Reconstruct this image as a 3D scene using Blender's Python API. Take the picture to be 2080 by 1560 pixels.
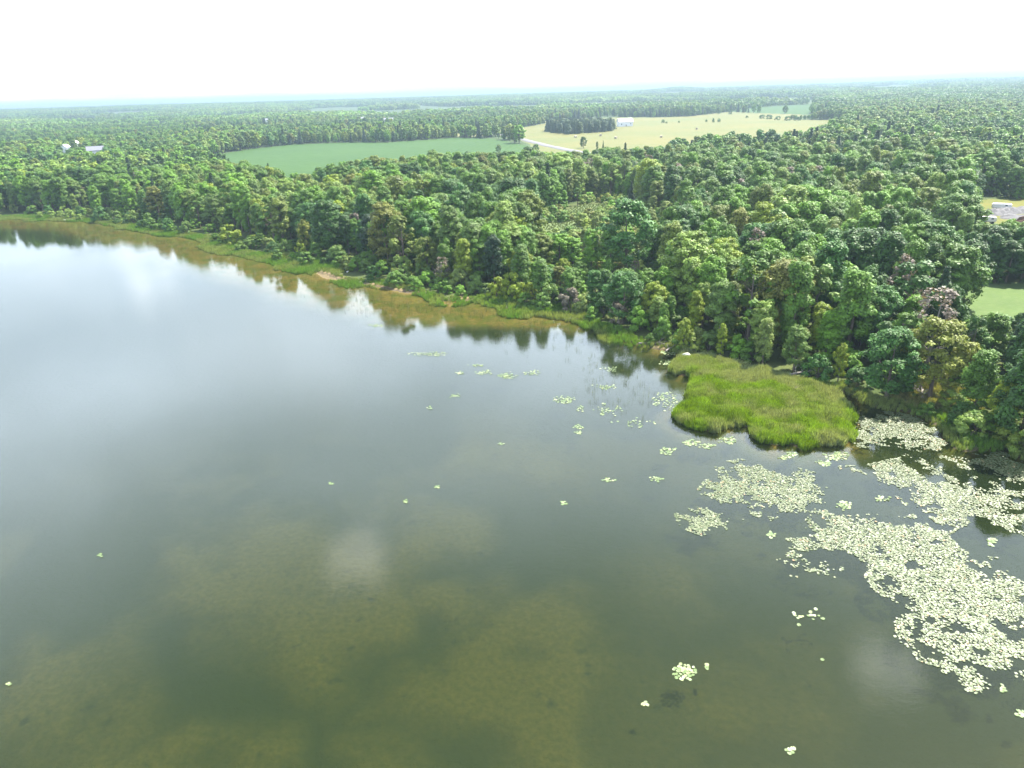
import bpy, math, random
import numpy as np
from mathutils import Matrix, Vector
random.seed(7)
rng = np.random.default_rng(11)
R = math.radians
scene = bpy.context.scene
for o in list(bpy.data.objects): bpy.data.objects.remove(o)

# ------------------------------------------------------------------ camera
CAM_H = 45.0
FPX = 1444.0                      # focal length in photograph pixels (2080 wide)
PITCH, ROLL = R(22.2), R(1.763)
cam_d = bpy.data.cameras.new('camera'); cam = bpy.data.objects.new('camera', cam_d)
scene.collection.objects.link(cam); scene.camera = cam
cam_d.sensor_fit = 'HORIZONTAL'; cam_d.angle = 2*math.atan(1040/FPX)
cam_d.clip_start = 0.5; cam_d.clip_end = 80000
CM = Matrix.Rotation(math.pi/2-PITCH, 3, 'X') @ Matrix.Rotation(-ROLL, 3, 'Z')
cam.matrix_world = Matrix.Translation((0,0,CAM_H)) @ CM.to_4x4()
CMn = np.array(CM)
def P(px, py, z=0.0):
    """the place on the level z that a pixel of the photograph looks at"""
    v = CMn @ np.array([(px-1040)/FPX, -(py-780)/FPX, -1.0])
    t = (z-CAM_H)/v[2]
    return (v[0]*t, v[1]*t)
def proj(x, y, z):
    v = CMn.T @ np.array([x, y, z-CAM_H])
    return (1040 - FPX*v[0]/v[2], 780 + FPX*v[1]/v[2])
def projn(x, y, z):
    v = np.stack([x, y, z-CAM_H], -1) @ CMn
    return 1040 - FPX*v[:,0]/v[:,2], 780 + FPX*v[:,1]/v[:,2]

# ------------------------------------------------------------------ light
SUN_EL, SUN_AZ = R(56), R(52)      # azimuth measured from +Y towards +X
world = bpy.data.worlds.new('World'); scene.world = world; world.use_nodes = True
wn = world.node_tree; wn.nodes.clear(); wl = wn.links
def N(t, typ, **kw):
    n = t.nodes.new(typ)
    for k, v in kw.items():
        if k.startswith('i_'):
            n.inputs[int(k[2:])].default_value = v
        else: setattr(n, k, v)
    return n
def math_node(t, op, a, b=None, clamp=False):
    n = t.nodes.new('ShaderNodeMath'); n.operation = op; n.use_clamp = clamp
    for i, s in enumerate((a, b)):
        if s is None: continue
        if isinstance(s, (int, float)): n.inputs[i].default_value = s
        else: t.links.new(s, n.inputs[i])
    return n.outputs[0]
def mix_col(t, fac, a, b, mode='MIX'):
    n = t.nodes.new('ShaderNodeMix'); n.data_type = 'RGBA'; n.blend_type = mode
    for i, s in ((0, fac), (6, a), (7, b)):
        if isinstance(s, (int, float)): n.inputs[i].default_value = s
        elif isinstance(s, (tuple, list)): n.inputs[i].default_value = (*s, 1) if len(s) == 3 else s
        else: t.links.new(s, n.inputs[i])
    return n.outputs[2]
def smooth(t, v, lo, hi, a=0.0, b=1.0):
    n = t.nodes.new('ShaderNodeMapRange'); n.interpolation_type = 'SMOOTHSTEP'
    t.links.new(v, n.inputs[0])
    for i, q in ((1, lo), (2, hi), (3, a), (4, b)): n.inputs[i].default_value = q
    return n.outputs[0]
def noise(t, vec, scale, detail=4, rough=0.5, dist=0.0):
    n = t.nodes.new('ShaderNodeTexNoise')
    if vec is not None: t.links.new(vec, n.inputs['Vector'])
    n.inputs['Scale'].default_value = scale; n.inputs['Detail'].default_value = detail
    n.inputs['Roughness'].default_value = rough; n.inputs['Distortion'].default_value = dist
    return n.outputs[0]

sky = wn.nodes.new('ShaderNodeTexSky'); sky.sky_type = 'NISHITA'; sky.sun_disc = False
sky.sun_elevation = SUN_EL; sky.sun_rotation = SUN_AZ; sky.altitude = 200
sky.air_density = 1.0; sky.dust_density = 2.0; sky.ozone_density = 1.5
tc = wn.nodes.new('ShaderNodeTexCoord')
sep = wn.nodes.new('ShaderNodeSeparateXYZ'); wl.new(tc.outputs['Generated'], sep.inputs[0])
zz = math_node(wn, 'ADD', math_node(wn, 'MAXIMUM', sep.outputs[2], 0.0), 0.06)
comb = wn.nodes.new('ShaderNodeCombineXYZ')
wl.new(math_node(wn, 'DIVIDE', sep.outputs[0], zz), comb.inputs[0])
wl.new(math_node(wn, 'DIVIDE', sep.outputs[1], zz), comb.inputs[1])
cn = noise(wn, comb.outputs[0], 0.55, 6, 0.52, 0.3)
cover = smooth(wn, cn, 0.40, 0.60)
low = smooth(wn, sep.outputs[2], 0.46, 0.70, 1.0, 0.0)            # thin veil thickening to the horizon
cover = math_node(wn, 'MAXIMUM', math_node(wn, 'MULTIPLY', math_node(wn, 'MULTIPLY', cover, 0.75), smooth(wn, sep.outputs[2], .45, .75, 1.0, .12)), math_node(wn, 'MULTIPLY', low, math_node(wn, 'ADD', math_node(wn, 'MULTIPLY', cover, .42), .58)))
# heaped clouds, each with its own direction
heap = None
wob = noise(wn, tc.outputs['Generated'], 9.0, 5, 0.55)
def ray_up(px, py):
    v = CMn @ np.array([(px-1040)/FPX, -(py-780)/FPX, -1.0]); v[2] = -v[2]
    return v/np.linalg.norm(v)
for px, py, rad, amt in ((290,585,0.026,0.16),(262,520,0.035,0.10),(330,560,0.030,0.10),(700,1135,0.030,0.45),(740,1125,0.035,0.45),(1780,1355,0.030,0.45),(1835,1368,0.028,0.45),(120,510,0.10,0.05),(600,640,0.15,0.05)):
    d = ray_up(px, py)
    vd = wn.nodes.new('ShaderNodeVectorMath'); vd.operation = 'DISTANCE'
    wl.new(tc.outputs['Generated'], vd.inputs[0]); vd.inputs[1].default_value = tuple(d)
    dd = math_node(wn, 'ADD', vd.outputs['Value'], math_node(wn, 'MULTIPLY', math_node(wn, 'SUBTRACT', wob, 0.5), rad*2.2))
    h = math_node(wn, 'MULTIPLY', smooth(wn, dd, rad*0.1, rad*1.3, 1.0, 0.0), amt)
    heap = h if heap is None else math_node(wn, 'MAXIMUM', heap, h)
CLOUD = (18.5, 21.5, 26.0)         # sunlit veil, brightest well up the sky and duller through the low haze
veil = mix_col(wn, smooth(wn, sep.outputs[2], .10, .36), (10.0, 12.0, 14.5), CLOUD)
c1 = mix_col(wn, cover, sky.outputs[0], veil)
c2 = mix_col(wn, heap, c1, (48, 48, 48))
bg = wn.nodes.new('ShaderNodeBackground'); bg.inputs[1].default_value = 0.06
wl.new(c2, bg.inputs[0])
wo = wn.nodes.new('ShaderNodeOutputWorld'); wl.new(bg.outputs[0], wo.inputs[0])
sun_d = bpy.data.lights.new('sun', 'SUN'); sun_d.energy = 5.0; sun_d.angle = R(0.6); sun_d.color = (1.0, 0.95, 0.87)
sun = bpy.data.objects.new('sun', sun_d); scene.collection.objects.link(sun)
sdir = Vector((math.sin(SUN_AZ)*math.cos(SUN_EL), math.cos(SUN_AZ)*math.cos(SUN_EL), math.sin(SUN_EL)))
sun.rotation_euler = (-sdir).to_track_quat('-Z', 'Y').to_euler(); sun.location = (60, 60, 200)
vs = scene.view_settings
vs.view_transform = 'Standard'; vs.look = 'None'; vs.gamma = 1; vs.use_curve_mapping = False; vs.exposure = 2.2
cy = scene.cycles
cy.max_bounces = 7; cy.diffuse_bounces = 2; cy.glossy_bounces = 3; cy.transmission_bounces = 4
cy.transparent_max_bounces = 8; cy.volume_bounces = 1; cy.caustics_reflective = False; cy.caustics_refractive = False
try:
    cy.use_denoising = True; cy.denoiser = 'OPENIMAGEDENOISE'
except Exception: pass

# ------------------------------------------------------------------ helpers
SC = scene.collection
def tag(o, label=None, cat=None, group=None, kind=None):
    if label: o['label'] = label
    if cat: o['category'] = cat
    if group: o['group'] = group
    if kind: o['kind'] = kind
    return o
def empty(name, loc, rz=0.0, scale=None):
    o = bpy.data.objects.new(name, None); SC.objects.link(o); o.location = loc; o.rotation_euler = (0,0,rz)
    o.empty_display_size = 0.5
    if scale: o.scale = scale
    return o
def mesh_np(name, verts, faces, mats=(), mat_idx=None, attrs=None, smooth_sh=False):
    """verts (n,3); faces: list of arrays (m,k)"""
    me = bpy.data.meshes.new(name)
    verts = np.asarray(verts, np.float32)
    if not isinstance(faces, list): faces = [faces]
    faces = [np.asarray(f, np.int32) for f in faces if len(f)]
    me.vertices.add(len(verts)); me.vertices.foreach_set('co', verts.ravel())
    loops = np.concatenate([f.ravel() for f in faces])
    tot = np.concatenate([np.full(len(f), f.shape[1], np.int32) for f in faces])
    start = np.concatenate([[0], np.cumsum(tot)[:-1]]).astype(np.int32)
    me.loops.add(len(loops)); me.loops.foreach_set('vertex_index', loops)
    me.polygons.add(len(tot)); me.polygons.foreach_set('loop_start', start); me.polygons.foreach_set('loop_total', tot)
    for m in mats: me.materials.append(m)
    if mat_idx is not None: me.polygons.foreach_set('material_index', np.asarray(mat_idx, np.int32))
    me.polygons.foreach_set('use_smooth', np.full(len(tot), smooth_sh))
    me.update(calc_edges=True)
    for k, a in (attrs or {}).items():
        a = np.asarray(a, np.float32)
        if a.ndim == 1:
            at = me.attributes.new(k, 'FLOAT', 'POINT'); at.data.foreach_set('value', a)
        else:
            at = me.attributes.new(k, 'FLOAT_VECTOR', 'POINT'); at.data.foreach_set('vector', a.ravel())
    me.validate(verbose=False)
    return me
def link(name, me, parent=None, loc=None):
    o = bpy.data.objects.new(name, me); SC.objects.link(o)
    if parent: o.parent = parent
    if loc: o.location = loc
    return o
_lat = rng.random((512, 512))
def vnoise(x, y):
    xi = np.floor(x).astype(int); yi = np.floor(y).astype(int)
    fx = x-xi; fy = y-yi; fx = fx*fx*(3-2*fx); fy = fy*fy*(3-2*fy)
    a = _lat[xi % 512, yi % 512]; b = _lat[(xi+1) % 512, yi % 512]
    c = _lat[xi % 512, (yi+1) % 512]; d = _lat[(xi+1) % 512, (yi+1) % 512]
    return (a*(1-fx)+b*fx)*(1-fy)+(c*(1-fx)+d*fx)*fy
def fbm(x, y, s, o=4):
    x = np.asarray(x, float)/s; y = np.asarray(y, float)/s; r = 0; a = 0.5; t = 0
    for i in range(o):
        r = r + a*vnoise(x+37*i, y+91*i); t += a; a *= .5; x = x*2; y = y*2
    return r/t
def sstep(a, b, v):
    t = np.clip((v-a)/(b-a), 0, 1); return t*t*(3-2*t)
def inside(poly, x, y):
    poly = np.asarray(poly); r = np.zeros(x.shape, bool); n = len(poly)
    for i in range(n):
        x1, y1 = poly[i]; x2, y2 = poly[(i+1) % n]
        if y1 == y2: continue
        c = ((y1 > y) != (y2 > y)) & (x < (x2-x1)*(y-y1)/(y2-y1)+x1)
        r ^= c
    return r
def dist_poly(poly, x, y, closed=True):
    poly = np.asarray(poly); d = np.full(x.shape, 1e18); n = len(poly)
    for i in range(n if closed else n-1):
        a = poly[i]; b = poly[(i+1) % n]; ab = b-a; L = (ab**2).sum()
        if L < 1e-9: continue
        t = np.clip(((x-a[0])*ab[0]+(y-a[1])*ab[1])/L, 0, 1)
        d = np.minimum(d, (x-a[0]-t*ab[0])**2+(y-a[1]-t*ab[1])**2)
    return np.sqrt(d)

# ------------------------------------------------------------------ materials
def new_mat(name):
    m = bpy.data.materials.new(name); m.use_nodes = True; t = m.node_tree; t.nodes.clear()
    out = t.nodes.new('ShaderNodeOutputMaterial')
    return m, t, out
ALB = .80          # overall reflectance trim
def bsdf(t, col=None, rough=0.8, spec=0.3):
    b = t.nodes.new('ShaderNodeBsdfPrincipled')
    if col is not None:
        if isinstance(col, (tuple, list)): b.inputs['Base Color'].default_value = (*col, 1)
        else:
            sv = t.nodes.new('ShaderNodeVectorMath'); sv.operation = 'SCALE'; sv.inputs['Scale'].default_value = ALB
            t.links.new(col, sv.inputs[0]); t.links.new(sv.outputs[0], b.inputs['Base Color'])
    b.inputs['Roughness'].default_value = rough; b.inputs['Specular IOR Level'].default_value = spec
    return b
def simple(name, col, rough=0.7, spec=0.3, var=0.25, scale=1.5):
    m, t, out = new_mat(name)
    g = t.nodes.new('ShaderNodeTexCoord')
    n = noise(t, g.outputs['Object'], scale, 5, 0.6)
    c = mix_col(t, n, tuple(v*(1-var) for v in col), tuple(min(1, v*(1+var)) for v in col))
    b = bsdf(t, c, rough, spec); t.links.new(b.outputs[0], out.inputs[0]); return m
def attr(t, name, typ='GEOMETRY'):
    n = t.nodes.new('ShaderNodeAttribute'); n.attribute_name = name; n.attribute_type = typ; return n
def leaf_material(name, transl=0.20, rough=0.55, spec=0.2):
    m, t, out = new_mat(name)
    tint = attr(t, 'tint', 'INSTANCER'); lv = attr(t, 'leafv')
    k = math_node(t, 'ADD', math_node(t, 'MULTIPLY', lv.outputs['Fac'], 0.75), 0.62)
    vm = t.nodes.new('ShaderNodeVectorMath'); vm.operation = 'SCALE'
    t.links.new(tint.outputs['Vector'], vm.inputs[0]); t.links.new(k, vm.inputs['Scale'])
    b = bsdf(t, vm.outputs[0], rough, spec)
    tr = t.nodes.new('ShaderNodeBsdfTranslucent')
    t.links.new(mix_col(t, 1.0, vm.outputs[0], (1.2, 1.10, .42), 'MULTIPLY'), tr.inputs[0])
    mx = t.nodes.new('ShaderNodeMixShader'); mx.inputs[0].default_value = transl
    t.links.new(b.outputs[0], mx.inputs[1]); t.links.new(tr.outputs[0], mx.inputs[2])
    t.links.new(mx.outputs[0], out.inputs[0]); return m
M_leaf = leaf_material('leaf')
M_grass = leaf_material('grass_blade', 0.35, 0.6, 0.2)
M_bark = simple('bark', (.11, .09, .07), .9, .1, .4, 3)
M_deadwood = simple('dead_wood', (.20, .18, .16), .9, .1, .3, 2)

# ground: land colour varies with place; lake bed below the waterline
def ground_material():
    m, t, out = new_mat('ground_soil')
    g = t.nodes.new('ShaderNodeNewGeometry'); pos = g.outputs['Position']
    sx = t.nodes.new('ShaderNodeSeparateXYZ'); t.links.new(pos, sx.inputs[0]); z = sx.outputs[2]
    n1 = noise(t, pos, 0.09, 6, .6); n2 = noise(t, pos, 1.6, 5, .65); n3 = noise(t, pos, 0.012, 5, .6)
    land = mix_col(t, smooth(t, n1, .35, .65), (.045, .075, .018), (.085, .105, .03))
    land = mix_col(t, math_node(t, 'MULTIPLY', n2, .5), land, (.03, .032, .016))
    farc = attr(t, 'far').outputs['Fac']
    wood = mix_col(t, smooth(t, n3, .3, .7), (.035, .055, .022), (.055, .085, .03))
    land = mix_col(t, farc, land, wood)
    pale = attr(t, 'sand').outputs['Fac']
    sandc = mix_col(t, n2, (.27, .205, .105), (.15, .115, .055))
    land = mix_col(t, pale, land, sandc)
    # lake bed
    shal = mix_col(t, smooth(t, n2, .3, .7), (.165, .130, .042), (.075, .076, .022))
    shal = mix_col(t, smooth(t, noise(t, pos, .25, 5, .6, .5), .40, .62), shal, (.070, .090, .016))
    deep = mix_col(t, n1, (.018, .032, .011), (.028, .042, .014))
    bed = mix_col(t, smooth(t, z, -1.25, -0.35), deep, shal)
    weed = attr(t, 'weed').outputs['Fac']
    wn_ = mix_col(t, smooth(t, noise(t, pos, 1.7, 8, .72), .30, .70), (.052, .066, .013), (.100, .098, .022))
    spot = t.nodes.new('ShaderNodeTexVoronoi'); t.links.new(pos, spot.inputs['Vector']); spot.inputs['Scale'].default_value = .42
    sp = math_node(t, 'MULTIPLY', smooth(t, math_node(t, 'ADD', spot.outputs['Distance'], math_node(t, 'MULTIPLY', n2, .9)), .42, .75, .8, 0.0), smooth(t, noise(t, pos, .23, 4, .6), .42, .58))
    wn_ = mix_col(t, sp, wn_, (.018, .030, .014))
    bed = mix_col(t, weed, bed, wn_)
    bed = mix_col(t, pale, bed, sandc)
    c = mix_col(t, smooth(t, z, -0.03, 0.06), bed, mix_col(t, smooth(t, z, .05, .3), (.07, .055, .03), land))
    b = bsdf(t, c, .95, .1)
    bp = t.nodes.new('ShaderNodeBump'); bp.inputs['Strength'].default_value = .6; bp.inputs['Distance'].default_value = .25
    t.links.new(n2, bp.inputs['Height']); t.links.new(bp.outputs[0], b.inputs['Normal'])
    t.links.new(b.outputs[0], out.inputs[0]); return m
M_ground = ground_material()
def field_material(name, a, b_, c_, row=None, sc=.05):
    m, t, out = new_mat(name)
    g = t.nodes.new('ShaderNodeNewGeometry'); pos = g.outputs['Position']
    n1 = noise(t, pos, sc, 5, .6, .4); n2 = noise(t, pos, sc*9, 5, .7)
    col = mix_col(t, smooth(t, n1, .3, .7), a, b_)
    col = mix_col(t, smooth(t, n2, .45, .75, 0, .7), col, c_)
    if row:
        mp = t.nodes.new('ShaderNodeMapping'); t.links.new(pos, mp.inputs[0]); mp.inputs['Rotation'].default_value = (0,0,row[0])
        w = t.nodes.new('ShaderNodeTexWave'); t.links.new(mp.outputs[0], w.inputs[0]); w.inputs['Scale'].default_value = row[1]
        w.inputs['Distortion'].default_value = 2.5; w.inputs['Detail'].default_value = 3; w.inputs['Detail Scale'].default_value = .4
        col = mix_col(t, math_node(t, 'MULTIPLY', w.outputs['Fac'], row[2]), col, c_)
    b = bsdf(t, col, .9, .1); t.links.new(b.outputs[0], out.inputs[0]); return m
M_crop = field_material('crop_rows', (.020, .058, .008), (.028, .070, .010), (.040, .080, .016), (R(8), .05, .6), .012)
M_hay = field_material('mown_hay', (.115, .112, .030), (.080, .103, .027), (.145, .125, .050), (R(60), .03, .35), .011)
M_meadow = field_material('meadow_grass', (.065, .105, .030), (.08, .125, .035), (.11, .145, .055), None, .12)
M_marsh = field_material('marsh_grass', (.07, .11, .035), (.10, .13, .05), (.125, .135, .065), None, .09)
M_yard = field_material('yard_grass', (.120, .115, .022), (.085, .105, .022), (.15, .12, .03), None, .08)
M_road = simple('road_gravel', (.13, .128, .13), .9, .2, .15, .3)

# ------------------------------------------------------------------ shoreline and lake
shore_px = [(-420,455),(-150,448),(0,444),(60,446),(110,448),(180,450),(215,455),(262,464),(300,473),(330,479),(368,479),(398,484),(425,497),(455,508),(485,516),
 (508,523),(540,531),(580,540),(612,545),(645,553),(668,560),(690,568),(712,571),(732,577),(770,584),(800,590),(826,595),(848,596),(875,602),(900,611),(935,612),(965,611),
 (990,618),(1015,624),(1045,632),(1078,638),(1110,640),(1150,648),(1180,655),(1200,664),(1230,668),(1257,680),(1262,692),(1300,704),(1340,712),(1372,716),
 (1385,724),(1364,740),(1360,754),(1378,762),(1402,768),(1405,778),(1398,796),(1391,812),(1396,824),(1372,836),(1368,850),(1390,863),(1410,872),(1445,880),(1474,872),
 (1490,865),(1522,871),(1531,888),(1550,899),(1572,907),(1592,903),(1610,906),(1628,917),(1650,907),(1690,904),(1725,901),(1737,886),(1730,862),(1742,852),(1722,828),
 (1706,806),(1716,798),(1745,815),(1775,829),(1810,834),(1847,839),(1880,852),(1905,870),(1920,890),(1936,912),(1960,920),(2000,917),(2045,914),(2060,930),(2090,940),(2180,985),(2350,1060)]
shore = [P(*q) for q in shore_px]
def chaikin_rough(pts):
    out = []
    for i in range(len(pts)-1):
        a = np.array(pts[i]); b = np.array(pts[i+1]); L = np.linalg.norm(b-a)
        n = max(1, min(14, int(L/1.6)))
        nr = np.array([-(b-a)[1], (b-a)[0]])/max(L, 1e-6)
        for k in range(n):
            t = k/n; amp = min(.55, L*.06)*(0 if k == 0 else 1)
            out.append(a+(b-a)*t+nr*random.uniform(-amp, amp))
    out.append(np.array(pts[-1])); return out
shore = chaikin_rough(shore)
sr = shore[-1]; sl = shore[0]
lake = np.array(list(shore)+[np.array((sr[0]+60, sr[1]-70)), np.array((160, -400)), np.array((-1500, -400)), np.array((-1500, sl[1]-60)), ])
def shore_sd(x, y):
    """+ on land, - in the lake"""
    ins = inside(lake, x, y)
    d = dist_poly(lake, x, y)
    return np.where(ins, -d, d)

def poly(pts, z=1.5):
    return np.array([P(a[0], a[1], a[2] if len(a) > 2 else z) for a in pts])
TOP = 14.5
crop_poly = poly([(400,320),(470,309),(520,301),(600,293),(700,289),(790,289),(860,284),(930,279),(1000,281),(1040,289),(1078,297),(1075,312,8),(1020,318,12),(950,309,TOP),(900,312,TOP),(850,317,TOP),
  (800,322,TOP),(740,324,TOP),(690,332,TOP),(650,345,TOP),(600,353,TOP),(575,349,TOP),(540,340,TOP),(480,326,TOP),(430,322,8)])
hay_poly = poly([(1015,263),(1060,259),(1104,251),(1108,246),(1180,242),(1250,238),(1330,238),(1400,236),(1480,227),(1560,230),(1640,233),(1600,243),(1700,243),(1720,248,4),(1640,262,TOP),(1560,266,TOP),(1480,266,TOP),
  (1420,272,TOP),(1340,287,TOP),(1290,298,TOP),(1250,304,TOP),(1200,306,TOP),(1150,306,TOP),(1105,307,10),(1085,303,2),(1075,292),(1045,281),(1000,272),(985,268)])
crop2_poly = poly([(1475,226),(1530,219),(1600,215),(1664,211),(1690,214),(1650,225),(1640,232),(1560,230)])
road_c = [P(x, y, 1.6) for x, y in ((935,268),(985,270),(1020,273),(1050,279),(1078,287),(1112,295),(1150,303),(1200,312),(1262,322))]
meadow_poly = poly([(1955,600,3),(1960,583),(2000,577),(2080,572),(2190,566),(2260,640),(2120,660),(2060,642,3),(2000,640,3),(1965,655,8)])
yard_poly = poly([(1962,404),(2010,404),(2080,402),(2250,398),(2300,440),(2240,470),(2080,470,4),(2000,466,5),(1985,445,5),(1970,425,6)])
marsh_poly = poly([(1120,440),(1180,418),(1260,414),(1300,422),(1285,440),(1225,447),(1200,470),(1150,480),(1110,470),(1085,480),(1060,470)],0.8)
under_poly = poly([(1790,792),(1850,775),(1900,770),(1960,790),(2000,830),(1960,850),(1900,835),(1840,820)],0.6)
tan_polys = [poly(q, 2) for q in (
  [(755,219),(800,214.5),(860,213.5),(868,216),(800,219.5)],
  [(1325,208),(1352,206.5),(1356,208.5),(1330,210)],
  [(905,272),(960,267),(1000,270),(985,276),(930,276)],
  [(700,272),(718,268),(722,280),(705,284)],
  [(50,266),(80,264),(86,266),(58,268)],
  [(1970,296),(2010,291),(2090,286),(2140,288),(2090,293),(2000,300)],
  [(1545,182.5),(1600,181),(1620,182),(1560,184)],
  [(785,238),(815,236.5),(820,240),(790,242)],
)]
lakelet = None

HILL_C = P(1385, 200, 2)
def hills(x, y):
    r = np.hypot(x, y)
    g = sstep(1300, 5200, r)
    h = g*(8 + 34*(fbm(x, y, 2600, 3)**1.2))
    h = h + sstep(3000, 9000, r)*6
    az = np.arctan2(x, y)
    h = h + 16*np.exp(-((az-R(12.9))/R(1.4))**2-((r-5200)/900)**2)
    h = h + 10*np.exp(-((az-R(32))/R(9))**2-((r-6500)/1800)**2)
    return h
def land_z(sd, x, y):
    n = fbm(x, y, 9, 3)-.5
    up = 0.30*sstep(0, 1.0, sd)+0.9*sstep(1, 45, sd)
    z = up+sstep(1.5, 10, sd)*n*.5
    return z+hills(x, y)
def bed_z(sd, x, y):
    d = -sd
    near_ = sstep(147, 130, np.hypot(x, y))            # steeper off the spit than off the left shore
    d = d*(1+4.5*near_)
    return -(near_*.5*sstep(0, 2.5, d)+0.10*sstep(0, .6, d)+0.28*sstep(0.3, 9, d)+1.3*sstep(11, 32, d))
def ground_z(x, y):
    x = np.asarray(x, float); y = np.asarray(y, float)
    sd = shore_sd(x, y)
    return np.where(sd > 0, land_z(sd, x, y), bed_z(sd, x, y)), sd

# weed beds on the lake floor
weed_px = [
 [(880,1175),(950,1158),(1010,1165),(1040,1195),(1120,1188),(1190,1215),(1240,1265),(1235,1330),(1190,1380),(1190,1480),(1230,1560),(1240,1640),(1000,1640),(1020,1560),(960,1480),(860,1420),(810,1400),(770,1420),(830,1330),(880,1310),(900,1260),(830,1240),(760,1230)],
 [(330,1100),(420,1040),(520,1020),(640,1040),(720,1080),(800,1110),(860,1180),(880,1230),(800,1300),(740,1310),(740,1370),(690,1410),(640,1395),(600,1330),(480,1290),(400,1260),(330,1200),(300,1150)],
 [(760,1070),(820,1020),(900,1010),(960,1030),(1000,1080),(960,1110),(880,1120),(840,1170),(800,1150)],
 [(0,1360),(60,1300),(170,1310),(190,1370),(260,1350),(330,1370),(340,1430),(300,1480),(250,1520),(360,1450),(480,1440),(600,1460),(600,1520),(520,1570),(380,1640),(-60,1640),(-80,1400)],
 [(1250,1200),(1260,1120),(1330,1090),(1420,1120),(1440,1190),(1400,1250),(1320,1260)],
 [(1450,1290),(1500,1260),(1580,1265),(1620,1300),(1560,1340),(1470,1330)],
 [(880,930),(960,880),(1080,880),(1150,920),(1170,980),(1060,1010),(940,990)],
 [(1400,1440),(1500,1400),(1600,1440),(1640,1540),(1500,1600),(1420,1540)],
 [(720,1460),(830,1440),(900,1500),(880,1640),(740,1640)],
]
weeds = [poly(w, -0.9) for w in weed_px]
# lie of the rooted shallows: pale sand bars in front of the reeds
sand_px = [[(640,556),(662,551),(688,560),(702,569),(680,571),(655,566)],[(742,577),(775,574),(806,580),(838,590),(860,596),(822,597),(785,588)],[(922,606),(945,603),(966,608),(950,612)],
           [(900,613),(925,617),(910,620)],[(1330,700),(1345,702),(1350,712),(1335,712)]]
sands = [poly(w, 0) for w in sand_px]

# ------------------------------------------------------------------ terrain (one sheet of rings round the place, split where the land use changes)
az_in = np.arange(-43, 43.01, 0.16)
az_out_r = np.concatenate([np.arange(43.6, 60, .8), np.arange(60, 125, 3.0)])
az = R(1)*np.concatenate([-az_out_r[::-1], az_in, az_out_r])
rr = [20.0]
while rr[-1] < 26000: rr.append(rr[-1]*(1.012 if rr[-1] < 60 else 1.0095 if rr[-1] < 1200 else 1.02))
rr = np.array(rr)
RRg, AZg = np.meshgrid(rr, az, indexing='ij')
X = (RRg*np.sin(AZg)); Y = (RRg*np.cos(AZg))
Xf, Yf = X.ravel(), Y.ravel()
near = (np.hypot(Xf, Yf) < 1600)
sdv = np.full(Xf.shape, 1e3)
sdv[near] = shore_sd(Xf[near], Yf[near])
sdv[(~near) & (Yf < 200)] = 1e3
Zf = np.where(sdv > 0, land_z(sdv, Xf, Yf), bed_z(sdv, Xf, Yf))
weedv = np.zeros(Xf.shape)
sel = near & (sdv < -1) & (np.hypot(Xf, Yf) < 160)
xs, ys = Xf[sel], Yf[sel]
wx = xs+7*(fbm(xs, ys, 6, 5)-.5); wy = ys+7*(fbm(xs+300, ys, 6, 5)-.5)
w = np.zeros(xs.shape)
for k, wp in enumerate(weeds):
    ins = inside(wp, wx, wy); d = dist_poly(wp, wx, wy); s = np.where(ins, d, -d)
    w = np.maximum(w, sstep(-3.2, 3.2, s)*(0.38 if k in (4, 5, 6, 7) else 0.95 if k in (0, 1, 3) else .8))
w = w*(0.45+0.65*sstep(.25, .62, fbm(xs+99, ys, 5, 5)))+.4*sstep(.45, .7, fbm(xs+500, ys, 11, 5))*sstep(118, 88, np.hypot(xs, ys))
weedv[sel] = np.clip(w, 0, 1)
Zf[sel] += 0.45*weedv[sel]
sandv = np.zeros(Xf.shape)
sel = near & (np.abs(sdv) < 14)
for sp_ in sands:
    ins = inside(sp_, Xf[sel], Yf[sel]); d = dist_poly(sp_, Xf[sel], Yf[sel])
    s = np.where(ins, d, -d); sandv[sel] = np.maximum(sandv[sel], sstep(-1.2, .8, s))
Zf = np.where((sandv > .3) & (sdv < 0), np.maximum(Zf, -0.12+.145*sandv), Zf)
farv = sstep(250, 700, np.hypot(Xf, Yf))
nr_, nc_ = X.shape
ii = np.arange(nr_*nc_).reshape(nr_, nc_)
quads = np.stack([ii[:-1, :-1], ii[:-1, 1:], ii[1:, 1:], ii[1:, :-1]], -1).reshape(-1, 4)
cx = Xf[quads].mean(1); cyy = Yf[quads].mean(1)
verts = np.stack([Xf, Yf, Zf], -1)
zone = np.zeros(len(quads), int)
cr = np.hypot(cx, cyy)
for zi, pol in ((1, crop_poly), (2, hay_poly), (3, crop2_poly), (4, meadow_poly), (5, yard_poly), (6, marsh_poly)):
    s = (cr > 100) & (cr < 3000) & (zone == 0); idx = np.where(s)[0]
    zone[idx[inside(pol, cx[idx], cyy[idx])]] = zi
for pol in tan_polys:
    idx = np.where((cr > 300) & (zone == 0))[0]; zone[idx[inside(pol, cx[idx], cyy[idx])]] = 7
zone[(zone > 0) & (sdv[quads].min(1) < 1)] = 0
def submesh(name, mask, mat):
    q = quads[mask]; u, inv = np.unique(q.ravel(), return_inverse=True)
    me = mesh_np(name, verts[u], inv.reshape(-1, 4), [mat], attrs={'weed': weedv[u], 'sand': sandv[u], 'far': farv[u]}, smooth_sh=True)
    o = link(name, me); o['kind'] = 'structure'; return o
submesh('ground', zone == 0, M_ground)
submesh('crop_field', (zone == 1), M_crop)
submesh('hay_field', zone == 2, M_hay)
submesh('far_crop_field', zone == 3, M_crop)
submesh('meadow', zone == 4, M_meadow)
submesh('yard', zone == 5, M_yard)
submesh('marsh', zone == 6, M_marsh)
submesh('far_clearings', zone == 7, M_hay)
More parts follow.
